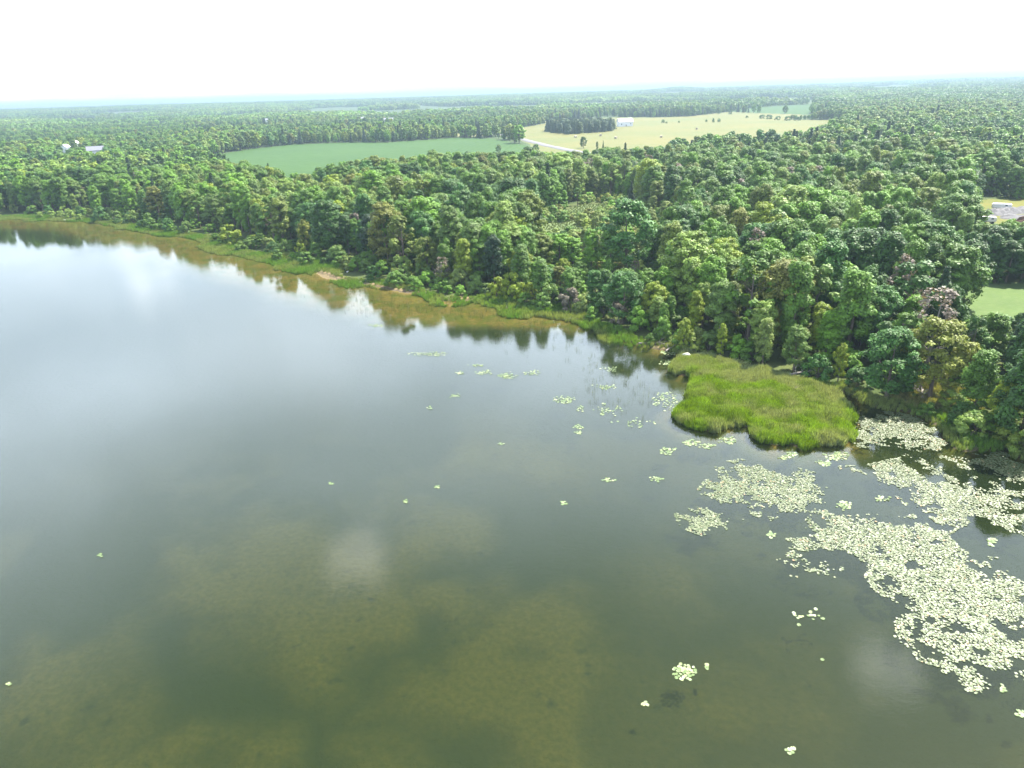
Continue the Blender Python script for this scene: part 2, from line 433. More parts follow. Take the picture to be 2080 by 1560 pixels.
# plain floor far below everything that closes the place behind the camera
me = mesh_np('lake_floor', [(-3000,-3000,-2.7),(3000,-3000,-2.7),(3000,12,-2.7),(-3000,12,-2.7)], [np.array([[0,1,2,3]])], [M_ground], attrs={'weed':[0]*4,'sand':[0]*4,'far':[0]*4})
o = link('lake_floor', me); o['kind'] = 'structure'

# road
rc = []
for i in range(len(road_c)-1):
    for k in range(12): rc.append(np.array(road_c[i])*(1-k/12)+np.array(road_c[i+1])*(k/12))
rc = np.array(rc); tg = np.gradient(rc, axis=0); tg /= np.linalg.norm(tg, axis=1)[:, None]; nn = np.stack([-tg[:,1], tg[:,0]], -1)
cols = []
for off, dz in ((-4.6,-.3),(-4.2,.16),(0,.26),(4.2,.16),(4.6,-.3)):
    p = rc+nn*off; z, _ = ground_z(p[:,0], p[:,1]); cols.append(np.stack([p[:,0], p[:,1], z+dz+.15], -1))
G = np.stack(cols, 1); n_, m_ = G.shape[:2]; ix = np.arange(n_*m_).reshape(n_, m_)
q = np.stack([ix[:-1,:-1], ix[1:,:-1], ix[1:,1:], ix[:-1,1:]], -1).reshape(-1, 4)
o = link('road', mesh_np('road', G.reshape(-1, 3), q, [M_road], smooth_sh=True)); o['kind'] = 'structure'

# ------------------------------------------------------------------ water
def water_material():
    m, t, out = new_mat('lake_water')
    g = t.nodes.new('ShaderNodeNewGeometry'); pos = g.outputs['Position']
    mp = t.nodes.new('ShaderNodeMapping'); t.links.new(pos, mp.inputs[0])
    mp.inputs['Rotation'].default_value = (0, 0, R(25)); mp.inputs['Scale'].default_value = (1, 2.2, 1)
    n1 = noise(t, mp.outputs[0], 3.2, 3, .55); n2 = noise(t, mp.outputs[0], .8, 3, .5)
    calm = smooth(t, noise(t, pos, .022, 3, .5, .6), .40, .62, 0.35, 1.0)
    h = math_node(t, 'MULTIPLY', math_node(t, 'ADD', math_node(t, 'MULTIPLY', n1, .009), math_node(t, 'MULTIPLY', n2, .009)), calm)
    bp = t.nodes.new('ShaderNodeBump'); bp.inputs['Strength'].default_value = .55; bp.inputs['Distance'].default_value = 1.0
    t.links.new(h, bp.inputs['Height'])
    fr = t.nodes.new('ShaderNodeFresnel'); fr.inputs[0].default_value = 1.333; t.links.new(bp.outputs[0], fr.inputs[1])
    gl = t.nodes.new('ShaderNodeBsdfGlossy'); gl.inputs['Roughness'].default_value = .012; t.links.new(bp.outputs[0], gl.inputs['Normal'])
    tr = t.nodes.new('ShaderNodeBsdfTransparent'); tr.inputs[0].default_value = (.90, .88, .70, 1)
    df = t.nodes.new('ShaderNodeBsdfDiffuse'); df.inputs[0].default_value = (.012, .0195, .007, 1)
    dep = attr(t, 'depth').outputs['Fac']
    body = t.nodes.new('ShaderNodeMixShader'); t.links.new(smooth(t, dep, 0, 1.5, .04, .48), body.inputs[0])
    t.links.new(tr.outputs[0], body.inputs[1]); t.links.new(df.outputs[0], body.inputs[2])
    mx = t.nodes.new('ShaderNodeMixShader'); t.links.new(fr.outputs[0], mx.inputs[0])
    t.links.new(body.outputs[0], mx.inputs[1]); t.links.new(gl.outputs[0], mx.inputs[2])
    t.links.new(mx.outputs[0], out.inputs[0]); return m
M_water = water_material()
# sheet clipped to the part of the plane where the ground lies below it
wm = (Zf[quads].min(1) < 0.02) & (cyy > -350)
wu, winv = np.unique(quads[wm].ravel(), return_inverse=True)
wv = verts[wu].copy(); dep = -np.minimum(wv[:, 2], 0); wv[:, 2] = 0
wq = winv.reshape(-1, 4)
nv = len(wv)
# the disc under the camera
ring = [i for i in range(len(az))]
inner = verts[:len(az)].copy(); inner[:, 2] = 0
back = np.array([(0, 0, 0)] )
wv2 = np.concatenate([wv, inner, back]); dep2 = np.concatenate([dep, np.full(len(az), 1.7), [1.7]])
tri = np.array([[nv+i, nv+len(az), nv+i+1] for i in range(len(az)-1)])
tri_b = np.array([[nv+len(az)-1, nv+len(az), nv]])
o = link('lake_water', mesh_np('lake_water', wv2, [wq, tri, tri_b], [M_water], attrs={'depth': dep2}, smooth_sh=True)); o['kind'] = 'structure'

# ------------------------------------------------------------------ plants: meshes
def leaves(centers, normals, size, r):
    n = len(centers)
    nrm = normals/np.linalg.norm(normals, axis=1)[:, None]
    a = r.normal(size=(n, 3)); a -= (a*nrm).sum(1)[:, None]*nrm; a /= np.linalg.norm(a, axis=1)[:, None]
    b = np.cross(nrm, a); s = size if np.ndim(size) else np.full(n, size); s = s[:, None]
    asp = r.uniform(.55, .9, (n, 1))
    v = np.stack([centers+a*s, centers+b*s*asp+nrm*s*.12, centers-a*s*.9, centers-b*s*asp-nrm*s*.10], 1).reshape(-1, 3)
    f = np.arange(n*4).reshape(n, 4)
    return v, f
def sph(r, n):
    d = r.normal(size=(n, 3)); return d/np.linalg.norm(d, axis=1)[:, None]
def crown_clumps(r, kind, H):
    """clump centres and radii"""
    cs = []
    if kind == 'round':
        cb, rad, n = .20, .25, 84
    elif kind == 'tall':
        cb, rad, n = .14, .16, 74
    elif kind == 'wide':
        cb, rad, n = .22, .29, 92
    elif kind == 'bush':
        cb, rad, n = .02, .55, 30
    elif kind == 'sparse':
        cb, rad, n = .3, .24, 22
    for i in range(n):
        u = r.random()**.75; t = cb+(1-cb)*u*.94
        k = (t-cb)/(1-cb)
        prof = math.sin(math.pi*min(1, (k*.86+.14)))**.6 if kind != 'bush' else math.sqrt(max(0.03, 1-k*k))
        a = r.random()*math.tau; q = r.uniform(.45, 1.0)**.7
        R_ = rad*H*prof*q*r.uniform(.8, 1.15)
        cr_ = H*r.uniform(.036, .082)*(1.15 if kind == 'wide' else 1)*(2.2 if kind == 'bush' else 1)
        z = t*H-cr_*.5
        if kind == 'bush': z = max(z, cr_*.5)
        cs.append((R_*math.cos(a), R_*math.sin(a), z, cr_))
    return np.array(cs)
def make_crown(seed, kind, H, nleaf, lsize):
    r = np.random.default_rng(seed)
    if kind == 'conifer':
        t = r.random(nleaf)**1.25; lev = np.floor(t*22)/22; t = .5*t+.5*lev
        a = r.random(nleaf)*math.tau; a = a+.25*np.sin(a*7+lev*50)
        rad = (1-t)*H*.20*(r.uniform(.35, 1, nleaf)**.5)*(.8+.3*np.sin(a*5+lev*31))+.15
        z = .06*H+t*H*.94-rad*.35
        c = np.stack([rad*np.cos(a), rad*np.sin(a), z], -1)
        nm = np.stack([np.cos(a)*.5, np.sin(a)*.5, np.full(nleaf, .9)], -1)+r.normal(size=(nleaf, 3))*.35
        v, f = leaves(c, nm, r.uniform(.6, 1.2, nleaf)*lsize, r)
        return v, f, np.repeat(r.random(nleaf), 4)
    cs = crown_clumps(r, kind, H)
    w = cs[:, 3]**2; w /= w.sum()
    ci = r.choice(len(cs), nleaf, p=w)
    d = sph(r, nleaf); d[:, 2] = np.where(r.random(nleaf) < .62, np.abs(d[:, 2]), d[:, 2])
    rad = cs[ci, 3]*(r.random(nleaf)**.33)
    lump = 1+.28*np.sin(d[:, 0]*6+ci)*np.sin(d[:, 1]*5+ci*2)*np.cos(d[:, 2]*5+ci)
    c = cs[ci, :3]+d*(rad*lump)[:, None]*np.array([1, 1, .85])
    cc = np.array([0, 0, H*.5]); out = (c-cc); out /= np.linalg.norm(out, axis=1)[:, None]
    nm = d*.9+out*.35+np.array([0, 0, .35])+r.normal(size=(nleaf, 3))*.32
    v, f = leaves(c, nm, r.uniform(.55, 1.3, nleaf)*lsize, r)
    lv = .45*r.random(nleaf)+.55*r.random(len(cs))[ci]
    if kind == 'bush': v[:, 2] = np.maximum(v[:, 2], .02)
    return v, f, np.repeat(lv, 4)
def tube(pts, rads, n=6):
    pts = np.array(pts, float); V = []; F = []
    for i, p in enumerate(pts):
        d = pts[min(i+1, len(pts)-1)]-pts[max(i-1, 0)]; d /= np.linalg.norm(d)
        a = np.cross(d, (1, .3, .1)); a /= np.linalg.norm(a); b = np.cross(d, a)
        for k in range(n):
            th = k*math.tau/n; V.append(p+(a*math.cos(th)+b*math.sin(th))*rads[i])
    for i in range(len(pts)-1):
        for k in range(n):
            F.append((i*n+k, i*n+(k+1) % n, (i+1)*n+(k+1) % n, (i+1)*n+k))
    return np.array(V), np.array(F)
def join(parts):
    V = []; F = []; o = 0
    for v, f in parts: V.append(v); F.append(f+o); o += len(v)
    return np.concatenate(V), np.concatenate(F)
def make_trunk(seed, kind, H):
    r = np.random.default_rng(seed+500); parts = []
    if kind == 'bush':
        for i in range(4):
            a = i*1.6+r.random(); e = .30*H
            parts.append(tube([(0.05*math.cos(a), .05*math.sin(a), -.3), (.25*e*math.cos(a), .25*e*math.sin(a), .25*H), (e*math.cos(a), e*math.sin(a), .6*H)], [.07, .05, .03], 5))
        return join(parts)
    top = .93*H if kind in ('conifer',) else .80*H
    r0 = .016*H+.05
    lean = r.normal(size=2)*.02*H
    path = [(0, 0, -.4), (lean[0]*.2, lean[1]*.2, .3*top), (lean[0]*.6, lean[1]*.6, .65*top), (lean[0], lean[1], top)]
    parts.append(tube(path, [r0*1.25, r0*.85, r0*.5, r0*.12], 7))
    nb = {'dead': 26, 'sparse': 14}.get(kind, 8)
    if kind != 'conifer':
        for i in range(nb):
            t = r.uniform(.28, .92); z = t*top; a = r.random()*math.tau
            L = H*r.uniform(.12, .26)*(1.15-t*.7); k = (.9 if kind == 'dead' else .8)
            x0 = lean[0]*t; y0 = lean[1]*t
            mid = (x0+L*.5*math.cos(a), y0+L*.5*math.sin(a), z+L*.35*k); end = (x0+L*math.cos(a+.2), y0+L*math.sin(a+.2), z+L*.95*k)
            rb = r0*.42*(1.1-t)
            parts.append(tube([(x0, y0, z), mid, end], [rb, rb*.6, rb*.15], 5))
            if kind in ('dead', 'sparse'):
                for j in range(4):
                    a2 = a+r.uniform(-1.3, 1.3); q = r.uniform(.3, 1); s = [mid[0]*(1-q)+end[0]*q, mid[1]*(1-q)+end[1]*q, mid[2]*(1-q)+end[2]*q]
                    l2 = L*.5; parts.append(tube([s, (s[0]+l2*.5*math.cos(a2), s[1]+l2*.5*math.sin(a2), s[2]+l2*.4), (s[0]+l2*math.cos(a2), s[1]+l2*math.sin(a2), s[2]+l2*.8)], [rb*.4, rb*.25, rb*.08], 4))
    return join(parts)
PRO = {}       # name -> dict(kind, H, crown mesh, trunk mesh, joined mesh)
def proto(name, seed, kind, H, nleaf, lsize, parts=True):
    v, f, lv = make_crown(seed, 'sparse' if kind == 'dead' else kind, H, nleaf, lsize)
    tv, tf = make_trunk(seed, kind, H)
    d = dict(kind=kind, H=H)
    if parts:
        d['crown'] = mesh_np('crown', v, f, [M_leaf], attrs={'leafv': lv}); 
        d['trunk'] = mesh_np('trunk', tv, tf, [M_deadwood if kind == 'dead' else M_bark], smooth_sh=True)
    jv = np.concatenate([v, tv]); 
    d['all'] = mesh_np(name, jv, [f, tf+len(v)], [M_leaf, M_deadwood if kind == 'dead' else M_bark], np.concatenate([np.zeros(len(f)), np.ones(len(tf))]), attrs={'leafv': np.concatenate([lv, np.zeros(len(tv))])})
    PRO[name] = d; return d
NEAR = []
for i, (k, H) in enumerate((('round',14),('round',13),('wide',14),('tall',15),('tall',15),('tall',14),('round',15),('tall',13))):
    proto('near_%02d' % i, 10+i, k, H, 14000, .185); NEAR.append('near_%02d' % i)
proto('near_sparse', 40, 'sparse', 14, 3600, .26)
proto('near_dead', 41, 'dead', 13, 700, .22)
proto('near_conifer', 42, 'conifer', 15, 8000, .30)
BUSH = []
for i in range(4):
    proto('bush_%02d' % i, 60+i, 'bush', 4.0, 4200, .15); BUSH.append('bush_%02d' % i)
MID = []
for i, (k, H) in enumerate((('round',14),('wide',14),('tall',14),('round',13),('tall',15))):
    proto('mid_%02d' % i, 80+i, k, H, 2000, .52, False); MID.append('mid_%02d' % i)
proto('mid_conifer', 90, 'conifer', 15, 1600, .6, False)

# patches of canopy for the far woods
def canopy(name, size, sp, nleaf, lsize, seed):
    r = np.random.default_rng(seed); V = []; F = []; L = []; o = 0
    g = np.arange(-size/2, size/2, sp)
    for a in g:
        for b in g:
            H = r.uniform(9, 16); x = a+r.uniform(0, sp); y = b+r.uniform(0, sp); rad = sp*.55
            d = sph(r, nleaf); d[:, 2] = np.abs(d[:, 2])
            c = np.array([x, y, H-rad*1.2])+d*rad*np.array([1, 1, 1.2])
            c[:, 2] -= (r.random(nleaf) < .3)*r.random(nleaf)*H*.5
            v, f = leaves(c, d+r.normal(size=(nleaf, 3))*.3, r.uniform(.6, 1.3, nleaf)*lsize, r)
            V.append(v); F.append(f+o); o += len(v); L.append(np.full(len(v), r.random()))
    PRO[name] = dict(all=mesh_np(name, np.concatenate(V), np.concatenate(F), [M_leaf], attrs={'leafv': np.concatenate(L)}), H=14, kind='canopy')
for i in range(4): canopy('patch_%02d' % i, 44, 8, 60, 1.6, 200+i)
for i in range(3): canopy('bigpatch_%02d' % i, 130, 14, 14, 4.0, 300+i)

# grass and reed tufts
def tuft(name, seed, n, h, spread, w, lean=.35, mat=None):
    r = np.random.default_rng(seed)
    a = r.random(n)*math.tau; q = r.random(n)**.6*spread
    bx, by = q*np.cos(a), q*np.sin(a); hh = h*r.uniform(.55, 1.1, n)
    la = r.random(n)*math.tau; ll = r.uniform(.05, lean, n)*hh
    tx, ty = bx+ll*np.cos(la), by+ll*np.sin(la)
    pa = r.random(n)*math.tau; wx_, wy_ = w*np.cos(pa), w*np.sin(pa)
    z0 = np.zeros(n)-.15
    v = np.stack([np.stack([bx-wx_, by-wy_, z0], -1), np.stack([bx+wx_, by+wy_, z0], -1),
                  np.stack([bx*.5+tx*.5+wx_*.7, by*.5+ty*.5+wy_*.7, hh*.65], -1), np.stack([tx, ty, hh], -1)], 1).reshape(-1, 3)
    f = np.arange(n*4).reshape(n, 4)
    PRO[name] = dict(all=mesh_np(name, v, f, [mat or M_grass], attrs={'leafv': np.repeat(r.random(n), 4)}), H=h, kind='grass')
for i in range(3): tuft('tuft_%02d' % i, 400+i, 60, 1.0, .42, .022)
for i in range(2): tuft('rush_%02d' % i, 420+i, 9, 1.0, .5, .012, .15)

# ------------------------------------------------------------------ instancing of masses nobody could count
PCOL = {}
def proto_collection(names):
    key = tuple(names)
    if key in PCOL: return PCOL[key]
    c = bpy.data.collections.new('plant_library')
    for i, n in enumerate(names):
        ob = bpy.data.objects.new('%03d_%s' % (i, n), PRO[n]['all']); c.objects.link(ob)
    PCOL[key] = c; return c
def gn_group(coll):
    ng = bpy.data.node_groups.new('scatter', 'GeometryNodeTree')
    ng.interface.new_socket('Geometry', in_out='INPUT', socket_type='NodeSocketGeometry')
    ng.interface.new_socket('Geometry', in_out='OUTPUT', socket_type='NodeSocketGeometry')
    gi = ng.nodes.new('NodeGroupInput'); go = ng.nodes.new('NodeGroupOutput')
    ip = ng.nodes.new('GeometryNodeInstanceOnPoints'); ci = ng.nodes.new('GeometryNodeCollectionInfo')
    ci.inputs['Collection'].default_value = coll; ci.inputs['Separate Children'].default_value = True; ci.inputs['Reset Children'].default_value = True
    ip.inputs['Pick Instance'].default_value = True
    L = ng.links; L.new(gi.outputs[0], ip.inputs['Points']); L.new(ci.outputs[0], ip.inputs['Instance'])
    for nm, typ, sock in (('idx', 'INT', 'Instance Index'), ('rot', 'FLOAT_VECTOR', 'Rotation'), ('scl', 'FLOAT_VECTOR', 'Scale')):
        na = ng.nodes.new('GeometryNodeInputNamedAttribute'); na.data_type = typ; na.inputs[0].default_value = nm
        L.new(na.outputs[0], ip.inputs[sock])
    L.new(ip.outputs[0], go.inputs[0]); return ng
def scatter(name, pts, names, idx, rotz, scl, tint, label, cat):
    n = len(pts)
    me = bpy.data.meshes.new(name); me.vertices.add(n); me.vertices.foreach_set('co', np.asarray(pts, np.float32).ravel())
    a = me.attributes.new('idx', 'INT', 'POINT'); a.data.foreach_set('value', np.asarray(idx, np.int32))
    r3 = np.zeros((n, 3), np.float32); r3[:, 2] = rotz
    a = me.attributes.new('rot', 'FLOAT_VECTOR', 'POINT'); a.data.foreach_set('vector', r3.ravel())
    s3 = np.asarray(scl, np.float32)
    if s3.ndim == 1: s3 = np.repeat(s3[:, None], 3, 1)
    a = me.attributes.new('scl', 'FLOAT_VECTOR', 'POINT'); a.data.foreach_set('vector', s3.ravel())
    a = me.attributes.new('tint', 'FLOAT_VECTOR', 'POINT'); a.data.foreach_set('vector', np.asarray(tint, np.float32).ravel())
    o = link(name, me); md = o.modifiers.new('scatter', 'NODES'); md.node_group = gn_group(proto_collection(names))
    tag(o, label, cat, None, 'stuff'); return o

TINTS = {
 'mid green': (.058, .105, .024), 'dark green': (.030, .066, .020), 'yellow-green': (.125, .155, .022), 'olive green': (.080, .100, .028),
 'grey-green': (.070, .108, .040), 'bluish green': (.036, .085, .030), 'bright green': (.078, .145, .024), 'pale green': (.105, .145, .050),
 'russet-tinged': (.100, .100, .035), 'sage green': (.110, .135, .062)}
for k_ in TINTS: TINTS[k_] = tuple(v_*m_ for v_, m_ in zip(TINTS[k_], (1.44, 1.60, .70)))
TN = list(TINTS); TV = np.array([TINTS[k] for k in TN])
PW = np.array([.30, .13, .05, .11, .09, .07, .18, .10, .03, .0]); PW /= PW.sum()
def pick_tint(n, x, y):
    """tints drift over the wood in groves"""
    g = (fbm(x, y, 38, 3)-.5)*1.6
    u = np.clip(rng.random(n)*.75+.125+g, 0, .999)
    order = [1, 5, 0, 4, 6, 3, 2, 7]
    w = PW[order]/PW[order].sum(); cw = np.cumsum(w)
    k = np.array(order)[np.minimum(np.searchsorted(cw, u), 7)]
    return np.where(rng.random(n) < .010, 8, k)

# ------------------------------------------------------------------ woods: where the trees stand
def jgrid(r0, r1, sp, amax=50):
    n = int(2*r1/sp)+2
    xs = (np.arange(n)-n/2)*sp; gx, gy = np.meshgrid(xs, xs[xs > -sp]); gx = gx+(np.arange(gx.shape[0])[:, None] % 2)*sp*.5
    gx = gx.ravel()+rng.uniform(-.38, .38, gx.size)*sp; gy = gy.ravel()+rng.uniform(-.38, .38, gy.size)*sp
    r = np.hypot(gx, gy); a = np.abs(np.degrees(np.arctan2(gx, gy)))
    k = (r > r0) & (r <= r1) & (a < amax); return gx[k], gy[k]
open_polys = [crop_poly, hay_poly, crop2_poly, meadow_poly, yard_poly, under_poly]
spit_poly = poly([(1350,745),(1365,722),(1400,722),(1480,742),(1570,765),(1640,785),(1700,803),(1745,850),(1745,905),(1630,930),(1500,890),(1350,865)],0)
def open_mask(x, y, margin=0):
    m = np.zeros(x.shape, bool)
    for p in open_polys:
        m |= inside(p, x, y)
    for p in tan_polys: m |= inside(p, x, y)
    rd = dist_poly(rc[::6], x, y, False); m |= rd < 9
    return m
ax_, ay_ = jgrid(60, 430, 5.0)
sda = shore_sd(ax_, ay_)
frontgap = 4+5*fbm(ax_, ay_, 14, 2)+7*sstep(175, 200, np.hypot(ax_, ay_))
keep = (sda > frontgap) & ~open_mask(ax_, ay_) & ~inside(spit_poly, ax_, ay_)
mp_ = inside(marsh_poly, ax_, ay_)
keep &= ~mp_ & ~((fbm(ax_+700, ay_, 13, 3) > .62) & (rng.random(ax_.size) < .6))
scrub_poly = poly([(1070,500),(1090,450),(1130,425),(1190,405),(1290,408),(1380,470),(1370,520),(1300,560),(1200,555),(1130,530)], 0.8)
scrub = inside(scrub_poly, ax_, ay_)
keep &= ~(scrub & (rng.random(ax_.size) < .82))
# left shore carries a low marsh edge before the trees
az_a = np.degrees(np.arctan2(ax_, ay_))
A = dict(x=ax_[keep], y=ay_[keep], sd=sda[keep], scrub=scrub[keep])
nA = len(A['x'])
A['hs'] = (0.80+.42*fbm(A['x'], A['y'], 26, 3))*rng.uniform(.68, 1.26, nA)
A['hs'] *= 0.72+.28*sstep(5, 16, A['sd'])
A['hs'] = np.where(A['scrub'], A['hs']*.52, A['hs'])
rA = np.hypot(A['x'], A['y'])
# lower growth where crops show over the wood
A['tint'] = pick_tint(nA, A['x'], A['y'])
A['tint'] = np.where(A['scrub'] & (rng.random(nA) < .5), 9, A['tint'])
u = rng.random(nA)
A['p'] = np.where(u < .085, 8, np.where(u < .100, 9, np.where(u < .110, 10, rng.integers(0, 8, nA))))
A['p'] = np.where(A['p'] == 10, np.where(A['sd'] > 12, 10, 1), A['p'])
Apn = NEAR+['near_sparse', 'near_dead', 'near_conifer']
zA, _ = ground_z(A['x'], A['y']); A['z'] = zA-.1
A['rot'] = rng.uniform(0, math.tau, nA); A['w'] = rng.uniform(.80, 1.25, nA)

open_px = [[(400,318),(520,301),(700,289),(860,284),(1000,281),(1078,297),(1058,309),(1035,306),(1010,301),(985,303),(950,306),(905,308),(870,303),(810,314),(745,318),(700,325),(650,340),(608,352),(575,345),(535,331),(480,320)],
 [(1015,262),(1108,250),(1250,240),(1400,236),(1560,226),(1640,240),(1690,245),(1640,259),(1560,262),(1500,266),(1420,266),(1380,276),(1330,280),(1290,290),(1240,296),(1205,302),(1150,304),(1100,308),(1085,302),(1045,283)],
 [(1475,226),(1600,214),(1690,213),(1640,233),(1560,232)],
 [(1958,585),(2000,575),(2150,565),(2150,640),(2050,628),(2000,625),(1962,628)],
 [(1975,406),(2010,404),(2150,400),(2150,440),(2080,447),(2062,440),(2045,432),(2028,440),(2012,452),(1994,452),(1988,430)],
 [(1155,412),(1205,408),(1225,425),(1180,433),(1150,430)], [(1085,450),(1120,445),(1165,452),(1185,462),(1150,472),(1110,470)],
 [(176,297),(210,294),(206,306),(186,309)],[(128,294),(156,284),(160,294),(136,304)]]
hollow_px = [(1080,455),(1130,410),(1290,408),(1370,450),(1350,545),(1200,545),(1085,525)]
def keep_views(x, y, z, hs, H, lo):
    for _ in range(11):
        bad = np.zeros(len(x), bool)
        rr0 = np.hypot(x, y); ux_, uy_ = y/rr0, -x/rr0
        for fr_ in (1.0, .94, .8, .65, .5, .35):
            for la in (0, -1.8, 1.8):
                px, py = projn(x+ux_*la, y+uy_*la, z+hs*H*fr_)
                for qi, q in enumerate(open_px):
                    if (qi < 3 or qi > 6) and (fr_ < .9 or la): continue
                    bad |= inside(q, px, py)
        if not bad.any(): break
        px, py = projn(x, y, z+hs*H); bx__, by__ = projn(x, y, z)
        bad |= inside(hollow_px, px, py) & (by__ > 562)
        hs = np.where(bad, hs*.9, hs)
    return np.where(hs < lo, -1.0, hs)
hsn = keep_views(A['x'], A['y'], A['z'], A['hs'], 14.0, .36)
kk_ = hsn > 0; A['hs'] = hsn
for q in A: A[q] = A[q][kk_]
# trees the photograph lets one single out: base pixel, top pixel row, kind, tint, width, label
special = [
 (1888, 806, 640, 'near_02', 'gold', 1.15, 'golden-yellow topped broadleaf tree right of the grassy spit'),
 (1612, 752, 655, 'near_06', 'grey-green', .95, 'bushy grey-green tree directly behind the middle of the grassy spit'),
 (1548, 742, 640, 'near_05', 'sage green', .9, 'silvery green tree behind the left half of the grassy spit'),
 (1463, 722, 648, 'near_04', 'yellow-green', .75, 'slim yellow-green tree behind the left tip of the grassy spit'),
 (1702, 772, 690, 'near_01', 'lime', .62, 'small lime green tree in the dark gap right of the spit centre'),
 (1387, 712, 640, 'near_00', 'lime', .8, 'rounded lime green tree standing alone on the bank above the reeds'),
 (1800, 806, 660, 'near_02', 'bluish green', 1.25, 'broad bluish green tree beside the golden tree, nearer the channel'),
 (1975, 850, 700, 'near_03', 'mid green', 1.1, 'wide leaning green tree over the channel bank at far right'),
 (2030, 880, 760, 'near_00', 'yellow-green', .9, 'yellowish rounded tree on the bank at the lower right'),
 (2070, 900, 700, 'near_06', 'dark green', 1.1, 'dark tree at the right edge of the view by the channel'),
 (870, 560, 478, 'near_02', 'olive green', 1.1, 'spreading olive tree in the front row above the second sand bar'),
 (945, 582, 478, 'near_03', 'yellow-green', .95, 'tall yellow-tinged tree with a dark hollow beside it on the shore'),
 (1005, 585, 470, 'near_07', 'deep', .9, 'very dark narrow tree on the shore right of the yellow-tinged one'),
 (625, 512, 441, 'near_01', 'gold', .85, 'gold-topped tree behind the shoreline shrubs left of the first sand bar'),
 (760, 530, 430, 'near_02', 'deep', .9, 'deep green tree with a dark shaded side behind the shore shrubs'),
 (1100, 612, 520, 'near_03', 'mid green', 1.1, 'broad mid green tree over the bright reeds of the middle shore'),
 (1265, 655, 545, 'near_02', 'bluish green', 1.15, 'heavy dark leaning tree above the shaded bank of the middle shore'),
]
TINTS['gold'] = (.17, .20, .026); TINTS['lime'] = (.17, .23, .016); TINTS['deep'] = (.022, .052, .017)
def height_for(bx, by, ytop):
    lo, hi = 2, 40
    for _ in range(30):
        h = (lo+hi)/2
        if proj(bx, by, h)[1] > ytop: lo = h
        else: hi = h
    return h
spec_pts = []
for px, py, yt, pn, tn, wd, lb in special:
    bx, by = P(px, py, .6); spec_pts.append((bx, by, height_for(bx, by, yt)-.5, pn, tn, wd, lb))
for bx, by, h, *_ in spec_pts:
    k = np.hypot(A['x']-bx, A['y']-by) > 3.6
    # nothing tall directly in front of it
    fx, fy = bx/np.hypot(bx, by), by/np.hypot(bx, by)
    al = (A['x']-bx)*fx+(A['y']-by)*fy; la = np.abs((A['x']-bx)*fy-(A['y']-by)*fx)
    k &= ~((al < 0) & (al > -9) & (la < 3.2))
    for q in A: A[q] = A[q][k]
nA = len(A['x'])
# build individuals: the 300 that show largest
pxa, pya = projn(A['x'], A['y'], A['z']+8)
vis = (pxa > -25) & (pxa < 2105) & (pya > 0) & (pya < 1600)
hgt = A['hs']*14
big = hgt/np.hypot(A['x'], A['y'])*np.where(vis, 1, 0)
# those in the front rows hide others, so they come first
big = big*(1+.5*np.exp(-A['sd']/14))
isb = A['p'] < 9          # leafy broadleaves
order = np.argsort(-big)
nbr = 300-len(special)
indiv = np.zeros(nA, bool); cnt = 0; cntd = 0; cntc = 0
for i in order:
    if big[i] <= 0: break
    if A['p'][i] < 9:
        if cnt < nbr: indiv[i] = True; cnt += 1
    elif A['p'][i] == 9 and cntd < 40: indiv[i] = True; cntd += 1
    elif A['p'][i] == 10 and cntc < 40: indiv[i] = True; cntc += 1
def plant(name, proto_name, x, y, z, s, w, rot, tint, label, cat, group, stem='trunk', foliage='crown'):
    o = empty(name, (x, y, z), rot, (s*w, s*w, s))
    t = link(stem, PRO[proto_name]['trunk'], o)
    c = link(foliage, PRO[proto_name]['crown'], o); c['tint'] = tuple(float(q) for q in tint)
    tag(o, label, cat, group); return o
landmarks = []    # (name, px, py) of things one can find
ORD = ['', 'second ', 'third ', 'fourth ', 'fifth ', 'sixth ', 'seventh ', 'eighth ', 'ninth ', 'tenth ', 'eleventh ', 'twelfth ', 'thirteenth ', 'fourteenth ', 'fifteenth ']
LM = [('the grassy spit\'s left end', 1375, 735), ('the grassy spit\'s middle', 1560, 760), ('the grassy spit\'s right end', 1720, 800), ('the golden-yellow tree', 1905, 700), ('the pale meadow', 2030, 600),
      ('the first sand bar', 672, 560), ('the second sand bar', 800, 588), ('the large bushy left shrub', 470, 480), ('the left marsh edge', 90, 440), ('the middle shore reeds', 1080, 630),
      ('the sage green scrub', 1200, 480), ('the reeds beside the spit', 1310, 695), ('the left wooded point', 220, 450), ('the lower right channel', 1900, 870), ('the small sand strip', 945, 608),
      ('the yard with the grey heap', 2030, 430), ('the big green crop field', 750, 310), ('the shaded dark bank', 1230, 665)]
def auto_label(i, px, py, shade, tall, noun):
    j = min(range(len(LM)), key=lambda k: math.hypot((LM[k][1]-px)*1.0, (LM[k][2]-py)*1.6))
    dx, dy = px-LM[j][1], py-LM[j][2]
    if abs(dx) < 60: side = 'behind'
    elif dx < 0: side = 'back left of'
    else: side = 'back right of'
    return (shade, tall, noun, side, LM[j][0])
recs = []
for i in np.where(indiv)[0]:
    pr = Apn[A['p'][i]]; Hh = PRO[pr]['H']*A['hs'][i]
    tall = 'tall' if Hh > 14.5 else 'low' if Hh < 10.5 else 'medium'
    px, py = proj(A['x'][i], A['y'][i], A['z'][i])
    noun = {8: 'thin-crowned tree', 9: 'bare dead tree', 10: 'conifer'}.get(int(A['p'][i]), 'broadleaf tree')
    shade = TN[A['tint'][i]]
    if A['p'][i] == 9: shade = 'grey'
    if A['p'][i] == 10: shade = 'dark green'
    recs.append((i, auto_label(i, px, py, shade, tall, noun), px, py))
byl = {}
for rcd in recs: byl.setdefault(rcd[1], []).append(rcd)
